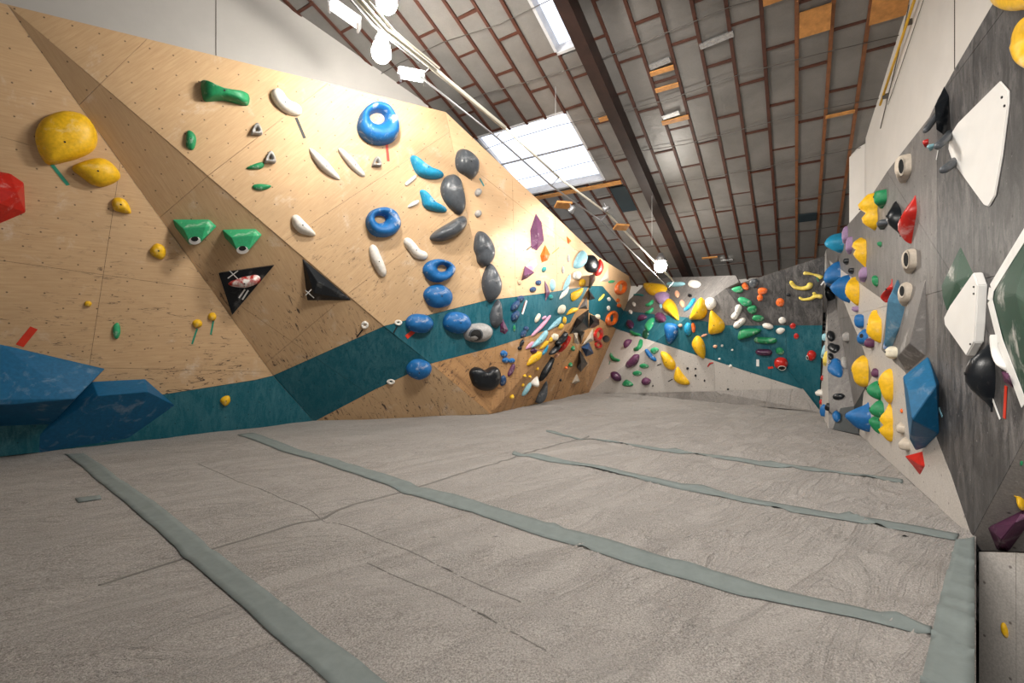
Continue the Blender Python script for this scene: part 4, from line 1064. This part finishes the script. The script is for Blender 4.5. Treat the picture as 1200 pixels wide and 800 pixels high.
for (x, y, w_, h_, r, lb) in [(728.5,337,12,18,30,'topmost orange ring hold near the wall corner'), (718,373,12,19,30,'second orange-red ring hold, on the teal'), (702,392,10,17,20,'third red ring hold, beside the corner'), (702,404,9,9,0,'small red ring hold under the third ring')]:
    P = [(x+math.cos(i*math.tau/12)*w_/2*math.cos(math.radians(r))-math.sin(i*math.tau/12)*h_/2*math.sin(math.radians(r)), y+math.cos(i*math.tau/12)*w_/2*math.sin(math.radians(r))+math.sin(i*math.tau/12)*h_/2*math.cos(math.radians(r))) for i in range(12)]
    D(lb, 'orange' if y < 380 else 'red', P, hole=(x, y, w_*.2, h_*.24), ratio=.5)
for (x, y, w_, h_, r, c, lb) in [(724.5,352,4,5,0,'orange','tiny orange foothold, upper one between the rings'), (726,358,5,5,0,'orange','tiny orange foothold, lower one between the rings'),
 (717,330,8,3.5,-10,'mint','small green hold left of the topmost ring'), (714,350.5,4,5,0,'white','small white chip, upper one on the corner teal'), (713.5,361,4,6,0,'white','small white chip, lower one on the corner teal'), (701,371,6,6,0,'cream','cream hold at the left edge of corner teal')]:
    E(lb, c, x, y, w_, h_, r, ratio=.5, nb=0)
S_('pale lime slanted bar hold on the corner teal', 'palelime', [(699,353),(706,348),(712,344)], 3.5)

# ================================================================== BACK WALL
D('yellow half-moon dish, topmost left on the back wall', 'yellow', [(753,332),(762,331),(773,332),(780,334),(778,340),(770,344),(761,344),(755,339)], ratio=.5)
D('yellow half-moon dish below the upper purple hold', 'yellow', [(776,358),(780,352),(785,349),(791,358),(793,373),(784,368),(777,363)], ratio=.5)
D('yellow half-moon dish beside the blue bar', 'yellow', [(807,374),(812,360),(820,349),(826,355),(828,366),(823,374),(812,375)], ratio=.5)
D('largest yellow half-moon dish, right of the other dishes', 'yellow', [(830,391),(830,378),(832,364),(839,369),(848,379),(847,388),(838,392)], ratio=.5)
D('yellow upright dish on the lower edge of back wall teal', 'yellow', [(810,404),(813,396),(818,394),(824,401),(826,412),(824,421),(815,414)], ratio=.5)
D('upper of two yellow petals on the pale grey lower wall', 'yellow', [(774,412),(784,416),(791,427),(788,434),(779,430),(775,420)], ratio=.5)
D('lower of two yellow petals on the pale grey lower wall', 'yellow', [(789,441),(793,430),(799,438),(808,450),(799,451),(791,447)], ratio=.5)
S_('faint pale blue bar hold at the top of the back wall', 'paleblue', [(781,332),(790,333),(802,332)], 6, taper=.3)
E('chalk-white block hold at the top of the back wall under the lamp', 'white', 813, 332, 15, 9, nb=0); E('chunky white molar-shaped hold beside the largest dish', 'white', 832, 356, 14, 15, 20)
S_('thin pale teal bar hold high left on the back wall', 'teal', [(742,345),(748,345),(754,346)], 2.5); T_('dark tape strip right of the topmost yellow dish', 'black', (780,336), (785,341), 1.2)
D('large purple hold between the two upper yellow dishes', 'lilac', [(767,346),(774,342),(782,342),(781,349),(773,355),(768,352)], ratio=.6)
E('round purple hold at the upper teal edge', 'purple', 773, 371, 12, 11, 20, ratio=.6); S_('purple bean hold slanting on the teal, left of the round one', 'purple', [(747,374),(752,372),(757,371)], 8); E('dark purple egg hold, leftmost on the teal', 'plum', 737.5, 379, 8, 10, ratio=.6)
S_('green crescent hold, upper of two under the topmost dish', 'mint', [(756,357),(762,356),(765,351)], 5); S_('green crescent hold, lower of two under the topmost dish', 'mint', [(756,366),(762,365),(765,360)], 5)
D('green wedge hold on the teal between purple holds', 'mint', [(755,382),(760,374),(766,372),(764,381),(759,387)]); S_('green hooked hold above the lower purple beans', 'green', [(738,387),(743,391),(750,392)], 4.5); E('dark green hold beside the green hook', 'dkgreen', 756, 391, 7, 11, 10)
S_('light blue slanted bar hold left of a yellow dish', 'sky', [(801,364),(808,359),(814,349)], 5.5, taper=.15)
D('blue and white cylinder hold, left of two on the teal', 'blue', [(778,381),(785,379),(793,382),(793,393),(787,402),(783,403),(779,393)], ratio=.5); S_('blue and white cylinder hold, right of two on the teal', 'sky', [(806,378),(806,386),(807,394)], 9)
S_('orange bar hold beside the right blue cylinder', 'orange', [(811.5,378),(812.5,383),(812.5,390)], 4.5)
for (x, y, w_, h_, r, c, lb) in [(742.5,356,4,5,0,'white','tiny white triangle outline hold, upper left back wall'), (738.5,365,4,5,0,'white','tiny white triangle outline hold, lower left back wall'),
 (793,344,5,8,0,'peach','faint peach hold under the pale blue bar'), (799,355,5,8,0,'peach','peach hold beside the blue slanted bar'), (808,346,5,4,0,'black','small black and white hold above the blue slanted bar'), (774,358,3,6,0,'paleblue','tiny pale blue hold beside the left yellow dish'),
 (797,381.5,5,4,0,'peach','peach speck hold on the teal between blue cylinders'), (825,393,8,3,-20,'peach','peach sliver hold on the teal right of blue cylinders'), (838,406,5,4,0,'peach','peach speck hold on the teal below the largest dish'),
 (846,405,3,3,0,'white','tiny white foothold on the teal, left of green bar'), (858,410,3,2.5,0,'white','tiny white foothold on the teal middle'), (843,420.5,3,2.5,0,'white','tiny white foothold near the lower teal edge'), (856,429,4,4,0,'white','small white foothold on the line between teal and grey'),
 (805.5,431.5,3,3,0,'black','dark foothold on the lower grey wall, right of upper petal'), (815,432,2.5,2,0,'black','dark foothold on the lower grey wall, second from the petals'), (815,440,2.5,3,0,'black','dark foothold on the lower grey wall, below the others'), (825.5,446,2,3,0,'black','dark foothold on the lower grey wall, rightmost small one'), (765,452,2,2,0,'black','dark foothold beside the lowest purple bean'), (853,456,3,2,0,'black','dark foothold at the bottom of the grey wall')]:
    E(lb, c, x, y, w_, h_, r, ratio=.5, nb=0)
S_('thin brown curved hold under the peach specks', 'red', [(829,430),(832,426),(836,425)], 2)
for (p, w_, c, lb) in [([(731,407),(735,402),(739,397)], 9, 'purple', 'purple bean hold, topmost on the lower grey wall'), ([(733,430),(741,424),(745,419),(748,416)], 10, 'purple', 'longest purple bean hold in the middle of the lower grey wall'), ([(715,437),(721,441),(727,446)], 10, 'plum', 'near-black bean hold nearest the left corner'),
 ([(751,448),(757,447),(762,446)], 9, 'purple', 'lowest purple bean hold on the grey wall'), ([(742,409),(749,407),(751,397)], 6, 'green', 'green hooked hold beside the topmost purple bean'), ([(715,413),(718,420),(726,422)], 4.5, 'green', 'green crescent hold nearest the left corner'),
 ([(756,409),(762,417),(769,423)], 5.5, 'blue', 'blue and white slanted bar hold beside a green hold')]: S_(lb, c, p, w_)
D('green scoop hold behind the blue slanted bar', 'mint', [(762,409),(768,407),(772,410),(767,415),(763,413)])
E('flat green hold, upper of two on the lower grey wall', 'green', 754.5, 429, 11, 5.5, 5); E('flat green hold, lower of two on the lower grey wall', 'green', 746.5, 437.5, 11, 6, 0)
D('green hold lying lowest beside the near-black bean', 'green', [(729,449),(733,445),(738,447),(742,451),(737,453),(730,452)])
T_('thin dark tape strip left of the upper petal', 'black', (770,428), (775,426), 1); T_('thin dark tape strip left of the lower petal', 'black', (783,447), (788,444), 1); T_('short green tape strip under the green crescent', 'green', (715,423), (714,427), 1.3)
# right half of the back wall
D('green wedge hold, topmost left on the charcoal panel', 'mint', [(857,339),(862,336),(869,336),(870,342),(863,343)]); D('orange chunk hold beside the dark grey ball', 'orange', [(869,333),(873,331),(877,336),(876,340),(871,338)]); E('dark grey ball hold at the top of charcoal panel', 'slate', 883, 332, 11, 11)
D('bright orange double hold, upper lobe', 'orange', [(888,339),(893,337),(899,339),(897,344),(889,345)]); E('bright orange double hold, lower lobe', 'orange', 890.5, 349, 7, 8)
E('orange round hold alone on the charcoal panel', 'orange', 914, 354.5, 10, 10); E('dark small hold left of the yellow bones', 'black', 924, 345.5, 6, 4, 20)
S_('yellow bone-shaped hold, topmost of three', 'palelime', [(941,320),(950,321),(958,323),(964,326)], 4.5, ends=(1.1, .45, 1.2)); S_('yellow bone-shaped hold, middle one curved like a smile', 'palelime', [(926,329),(931,336),(940,338),(948,336),(949,331)], 5.5, ends=(.8, .8, 1.2)); antler = S_('yellow antler-shaped hold, lowest of three', 'palelime', [(936,348),(941,351),(950,350),(956,347),(964,348)], 4.5, ends=(.6, .9, 1.2)); prong = S_('x', 'palelime', [(956,347),(954,344),(952,343)], 3.5, name='prong')
for k in ('label', 'category', 'group'): del prong[k]
prong.data.transform(Matrix.Translation(prong.location-antler.location)); prong.location = (0, 0, 0); prong.parent = antler
D('green lump hold, upper of the green chain', 'mint', [(864,351),(868,348),(879,352),(880,358),(872,359),(867,355)]); D('green lump hold, middle of the green chain', 'green', [(875,362),(880,358),(886,359),(886,366),(880,368)]); E('chalked green hold, lowest of the green chain', 'green', 888, 373, 14, 8, 5)
S_('white bone hold standing upright left of the green chain', 'white', [(866,357),(864,366),(858,374)], 9, ends=(1, .7, 1)); S_('white bar hold slanting under the upright white bone', 'white', [(860,384),(867,378),(873,373)], 8, taper=.2); S_('white bean hold right of the lowest green lump', 'white', [(893,381),(899,382),(906,384)], 7); E('white ball hold left of the small red holds', 'white', 916.5, 375.5, 9, 8); D('white chunk hold under the white ball', 'white', [(909,387),(914,384),(920,386),(916,391),(911,391)])
E('small red star hold, upper of two in the shadow', 'red', 929, 382, 7, 7); E('small red star hold, lower of two in the shadow', 'red', 933, 394, 6, 7)
D('dark green wedge shelf hold with chalked top', 'green', [(864,398),(867,387),(880,385),(892,387),(884,393),(872,397)], ratio=.6); S_('long green bar hold with chalked top on the teal', 'green', [(883,398),(896,399),(911,399)], 8, taper=.2); S_('dark maroon bar hold with a chalky right end', 'plum', [(885,412),(894,413),(905,413)], 8, taper=.2); D('chalky green round hold right of the maroon bar', 'green', [(909,409),(914,407),(919,412),(916,416),(910,414)])
E('red barrel hold with an open chalk-rimmed mouth', 'red', 915, 426, 17, 14, 5, ratio=.6, pocket=(916.5,430.5,4,3)); E('red round hold with a white mouth near the right corner', 'red', 950.5, 417, 11, 12, 0, ratio=.6, pocket=(946.5,418.5,1.5,2.5))
T_('white tape strip under the maroon bar', 'white', (888,421), (888,429), 3); T_('red smear of tape left of the red barrel hold', 'red', (900,431), (906,430), 2.5); T_('grey tape strip beside the lowest bone', 'white', (962,334), (966,329), 1.5); T_('green tape strip under the topmost bone', 'green', (957,324), (959,330), 1)
# ================================================================== corner column
for (x, y, w_, h_, r, c, lb, fk) in [(965,371,8,10,0,'black','black hold, upper one on the corner column','RS'), (965.5,383,7,8,0,'black','black hold, lower one on the corner column','RS'), (964.5,377,4,5,0,'cream','cream chip between the black corner holds','RS'),
 (966,395,5,9,0,'paleblue','pale blue flake on the corner column, upper','RS'), (965,412,4,16,8,'paleblue','pale blue flake on the corner column, lower','RS'), (967.5,420,5,17,5,'palelime','yellow strip hold on the corner column','RS'), (963.5,443,3.5,6,0,'red','small red hold on the corner column edge','RS'),
 (961,460.5,9,7,0,'white','white knob hold low on the corner column','RS'), (962,471,3.5,6,0,'red','lowest small red hold on the corner column','RS'), (965,481,7,14,0,'blue','blue hold at the foot of the corner column, left','RS'), (970,477,6,9,0,'black','black hold between two blue holds at column foot','RS'),
 (979.5,487,9,13,0,'blue','blue hold at the foot of the corner column, right','W2'), (964.5,310,4,14,0,'paleblue','thin pale blue hold at the top of the column','RS')]:
    E(lb, c, x, y, w_, h_, r, ratio=.5, fk=fk, nb=0)

# ================================================================== RIGHT WALL
R_ = [
 ('yellow', [(1009,243),(1014,235),(1021,227),(1026,229),(1029,245),(1029,262),(1025,270),(1017,265),(1012,257),(1017,251)], 'uppermost yellow lobed hold on the right wall', {}),
 ('green', None, 'green ball hold beside the uppermost yellow hold', (1033,232,14,20,0)),
 ('black', [(1042,253),(1046,243),(1050,234),(1055,248),(1058,278),(1050,271),(1043,262)], 'black glossy spearhead hold left of the red one', {}),
 ('red', [(1056,260),(1061,250),(1070,235),(1073,233),(1074,245),(1071,265),(1067,283),(1058,272)], 'red glossy spearhead hold high on the right wall', {}),
 ('slate', None, 'small dark hooked hold under the green ball', (1035,262,12,10,-20)),
 ('sky', [(970,285),(977,275),(985,272),(988,282),(989,290),(986,296),(977,293)], 'bright blue fin hold, uppermost of the blue ones', {}),
 ('lilac', None, 'lilac pebble hold, left of two beside the upper blue fin', (991,275,7,20,5)),
 ('lilac', None, 'lilac pebble hold, right of two beside the upper blue fin', (996,287,8,20,5)),
 ('yellow', [(1001,289),(1005,281),(1009,277),(1014,283),(1018,300),(1015,314),(1007,306),(1002,297),(1006,291)], 'second yellow lobed hold, level with the upper blue fin', {}),
 ('blue', [(969,322),(974,313),(983,308),(986,318),(987,327),(977,335),(970,331)], 'big blue fin hold at the start of the pale stripe', {}),
 ('blue', [(977,337),(984,328),(994,323),(996,335),(997,354),(986,350)], 'big blue fin hold overlapping the one above it', {}),
 ('yellow', [(993,343),(995,331),(1001,324),(1007,335),(1008,348),(1005,358),(998,352)], 'third yellow hold, smooth, right of the blue fins', {}),
 ('black', None, 'black lump hold under the big blue fins, upper', (972,339,8,10,0)),
 ('black', None, 'black lump hold under the big blue fins, lower', (974,348,11,9,10)),
 ('black', None, 'small dark chip hold left of the second yellow, upper', (992,306,7,7,-30)),
 ('black', None, 'small dark chip hold left of the second yellow, lower', (998,317,7,7,-30)),
 ('lilac', None, 'lilac twisted hold under the second yellow hold', (1012,321,9,17,10)),
 ('lilac', None, 'lilac and white chip under the third yellow hold', (1003,362,8,7,20)),
 ('green', None, 'tiny green chip hold in the middle of the grey panel', (1031,286,5,7,-25)),
 ('green', None, 'small green split hold left of the pale pocket holds', (1026,329,7,14,-10)),
 ('red', [(1034,346),(1041,337),(1048,328),(1045,341),(1040,353),(1036,351)], 'red and white cone hold beside the steel-blue volume', {}),
 ('blue', None, 'small blue drop hold on the pale stripe', (1008,376,11,17,-5)),
 ('blue', [(1006,395),(1012,386),(1016,387),(1018,396),(1014,405),(1008,402)], 'blue hold with a pocket on the pale stripe', {'pocket': (1009.5,393.5,1.6,2.6)}),
 ('purple', None, 'round purple hold below the blue pocket hold', (1020,402,11,12,0)),
 ('yellow', [(1018,386),(1021,370),(1025,363),(1029,368),(1034,382),(1033,398),(1029,401),(1020,393)], 'fourth yellow hold, dusted with chalk at its tip', {}),
 ('grey', None, 'pale grey egg hold, upper of two on the dark panel', (992,395,8,12,0)),
 ('grey', None, 'pale grey egg hold, lower of two on the dark panel', (989,424,8,14,0)),
 ('black', None, 'black hold at the corner edge, upper', (973,393,9,12,0)),
 ('black', [(969,406),(973,401),(979,403),(983,404),(982,410),(977,413),(971,410)], 'black double-lobed hold at the corner edge, middle', {}),
 ('black', None, 'black hold at the corner edge above the blue pocket', (973,417,6,8,0)),
 ('blue', [(969,430),(974,421),(981,419),(986,427),(986,437),(983,441),(976,439),(970,435)], 'large blue hold with a pocket at the corner edge', {'pocket': (973,425,2,2)}),
 ('yellow', [(1001,430),(1006,421),(1013,417),(1018,426),(1019,438),(1017,448),(1012,454),(1004,446),(1002,437)], 'fifth yellow hold, ribbed shell shape on the dark panel', {}),
 ('purple', None, 'small purple chip beside the ribbed yellow shell', (1026,437,8,11,0)),
 ('green', [(1018,457),(1023,449),(1030,447),(1032,457),(1032,467),(1024,465)], 'green and white fin hold, upper of three', {}),
 ('green', [(1021,481),(1026,472),(1033,469),(1036,478),(1034,489),(1027,487)], 'green fin hold, middle of three', {}),
 ('green', [(1020,493),(1025,488),(1030,489),(1031,500),(1030,507),(1024,502)], 'green fin hold, lowest of three', {}),
 ('yellow', [(1032,447),(1036,437),(1044,432),(1046,443),(1047,458),(1044,471),(1041,472),(1036,463),(1034,455)], 'sixth yellow hold, hollowed, above the lowest yellow', {}),
 ('yellow', [(1032,491),(1038,482),(1043,472),(1047,488),(1047,505),(1043,517),(1036,509),(1032,503),(1038,495)], 'lowest long yellow double hold on the pale stripe', {}),
 ('blue', [(995,486),(1004,479),(1013,474),(1018,471),(1020,485),(1019,500),(1016,503),(1006,499),(999,492)], 'blue cone hold over the black floor panel', {}),
 ('black', None, 'black low hold on the dark panel near the floor', (982,464,14,7,-10)),
 ('cream', None, 'pale cream ball hold at the foot of the steel-blue volume', (1046,413,13,15,0)),
 ('stone', None, 'faint beige hold, upper of two beside the big blue volume', (1056,502,9,13,0)),
 ('stone', None, 'faint beige hold, lower of two beside the big blue volume', (1061,521,12,14,0)),
 ('orange', None, 'tiny red hold on the pale stripe left of the big blue volume', (1056.5,481.5,3,5,0)),
 ('red', None, 'tiny red hold beside the black ledge high on the wall', (1085,167,6,8,0)),
 ('paleblue', None, 'tiny pale blue hold beside the tiny red hold', (1091,172,7,6,0)),
 ('yellow', None, 'yellow rounded foothold at the right picture edge', (1197,588,8,15,-15)),
 ('yellow', None, 'yellow foothold low on the white kickboard', (1176.5,738,6,19,-15)),
]
for c, pts, lb, k in R_:
    if pts is None: E(lb, c, *k, ratio=.55)
    else: D(lb, c, pts, **k)
def pockethold(lb, c, x, y, w_, h_, px, py, rx, ry): E(lb, c, x, y, w_, h_, 3, ratio=.6, pocket=(px, py, rx, ry))
pockethold('pale stone pocket hold, highest of three on the right wall', 'stone', 1060, 196, 17, 31, 1056, 195, 2.2, 8)
pockethold('pale stone pocket hold, middle of three on the right wall', 'stone', 1067, 305, 15, 29, 1062, 304, 2, 8)
pockethold('pale stone pocket hold, lowest of three on the right wall', 'stone', 1062, 344, 15, 28, 1057, 341, 2, 6)
HC['steelblue'] = (.07, .19, .30); M['h_steelblue'] = holdmat('hold_steelblue', HC['steelblue'], .2)
Z('steel-blue kite volume beside the pale pocket holds', 'steelblue', [(1052,326),(1061,359),(1055,382),(1045,408)], [(1046,342,.6),(1040,352,.8),(1036,405,.5)], .13)
D('dark blue drop hold under the steel-blue kite volume', 'blue', [(1037,408),(1039,394),(1044,378),(1050,374),(1047,390),(1042,405)])
Z('grey box-like volume above the big blue volume', 'volgrey', [(1085,325),(1085,417),(1070,430),(1066,338)], [(1066,402,.8),(1051,418,.8),(1061,434,.1)], .12)
Z('big blue multi-facet volume over the pale stripe', 'volblue', [(1087,417),(1100,448),(1100,508),(1084,524)], [(1058,441,.9),(1064,457,1),(1069,492,1),(1066,515,.6),(1073,528,.2),(1097,452,.3)], .2)
bpy.context.view_layer.update()
Z('small red pyramid hold under the big blue volume', 'red', [(1081,528),(1084,546),(1078,557)], [(1060,534,1),(1079,545,.25)], .08, None, 'climbing_hold', 'climbing hold')
T_('teal tape strip right of the big blue volume', 'paleblue', (1101,478), (1105,488), 3)
def slabvol(label, col, pts, h, fk='W', rim=None):
    pl = PL[fk]; n = len(pts); P = [pl.hit(*p, h) for p in pts]; Q = [p-pl.n*h for p in P]
    bm = bmesh.new(); a = [bm.verts.new(p) for p in P]; b = [bm.verts.new(p) for p in Q]; bm.faces.new(a); bm.faces.new(b[::-1])
    for i in range(n): bm.faces.new((a[i], b[i], b[(i+1) % n], a[(i+1) % n]))
    bmesh.ops.recalc_face_normals(bm, faces=bm.faces); bmesh.ops.bevel(bm, geom=bm.edges[:], offset=.006, segments=2, affect='EDGES')
    o = from_bm('climbing_volume', bm, M['h_'+col]); recentre(o, sum(Q, V())/n); finish(o, label, col, 'climbing volume', k=fk); return o
wv = slabvol('large white rounded shield volume at the upper right', 'volwhite', [(1171,95),(1181,106),(1181,122),(1173,185),(1165,230),(1158,242),(1152,240),(1116,190),(1111,175),(1113,158),(1122,144)], .010)
for x, y in ((1174,114),(1177,124)): bolt(wv, PL['W'].hit(x, y, .012), PL['W'].n, .007)
Z('dark green spearhead volume with chalk haze, behind a white plate', 'dkgreen', [(1126,286),(1142,320),(1140,350),(1122,362)], [(1103,335,.9),(1105,350,.9),(1109,364,.7),(1120,330,1)], .032)
wv = slabvol('white blade-shaped plate over the green spearhead volume', 'volwhite', [(1140,319),(1145,334),(1143,378),(1141,401),(1132,417),(1107,381),(1106,372),(1113,358)], .045)
for x, y in ((1141,336),(1141,344),(1137,403)): bolt(wv, PL['W'].hit(x, y, .047), PL['W'].n, .006)
Z('giant dark green volume with a white edge at the right picture edge', 'dkgreen', [(1215,250),(1184,302),(1162,338),(1160,352),(1172,400),(1200,474),(1250,520),(1290,400),(1260,280)], [(1190,345,1),(1210,420,1),(1235,380,1.1)], .08)
mark('white_rim', HOLDS[-1], PL['W'], [((1215,252),(1184,302)), ((1184,302),(1162,338)), ((1162,338),(1160,352)), ((1160,352),(1172,400)), ((1172,400),(1200,474))], TAPE['white'], .014, .03)
D('glossy black spearhead volume left of the giant green one', 'black', [(1158,404),(1163,420),(1163,480),(1150,465),(1139,450),(1138,434),(1143,420)], fk='W', sm=False, name='climbing_volume', cat='climbing volume')
D('white tongue-shaped hold behind the giant green volume', 'volwhite', [(1165,392),(1171,402),(1178,420),(1184,436),(1176,433),(1168,424),(1165,408)], fk='W', ratio=.3, nb=0)
Z('purple angular hold under the white tongue', 'purple', [(1172,434),(1184,436),(1188,456),(1176,448)], [(1180,444,1)], -.05, 'W', 'climbing_hold', 'climbing hold')
T_('bright red tape strip under the purple angular hold', 'red', (1180,452), (1178,490), 5.5); T_('white tape strip, pair of bars under the black spearhead', 'white', (1164,467), (1173,491), 3)
D('big yellow hold cut off by the top right picture edge', 'yellow', [(1158,0),(1162,-14),(1185,-24),(1215,-20),(1216,0),(1202,11),(1183,14),(1168,10)], fk='W', nb=0, flat=True, ratio=.25)
D('big yellow ring hold at the right picture edge', 'yellow', [(1184,50),(1188,32),(1198,20),(1216,18),(1226,40),(1224,66),(1210,82),(1195,76),(1187,66)], fk='W', hole=(1206,50,7,16), flat=True, ratio=.25)
Z('black ledge volume at the top edge of the right wall', 'black', [(1106,100),(1112,112),(1110,162)], [(1095,124,1),(1097,152,1)], .08)
arm('grey bar hold beside the white shield, upper', 'slate', (1114,158), (1098,172), .028, .13); arm('grey bar hold beside the white shield, lower', 'slate', (1120,190), (1104,200), .028, .11); arm('dark bar hold left of the black ledge volume', 'slate', (1098,135), (1084,154), .022, .12); T_('thin white tape strip under the upper grey bar', 'white', (1100,176), (1098,187), 1.2)
Z('purple angular volume at the lower right above the kickboard', 'purple', [(1157,618),(1200,597),(1216,600),(1200,622),(1182,647),(1168,645)], [(1174,632,.9),(1190,612,1)], -.08, 'N')
E('tiny green foothold at the right picture edge', 'mint', 1197, 543, 4, 6, nb=0)
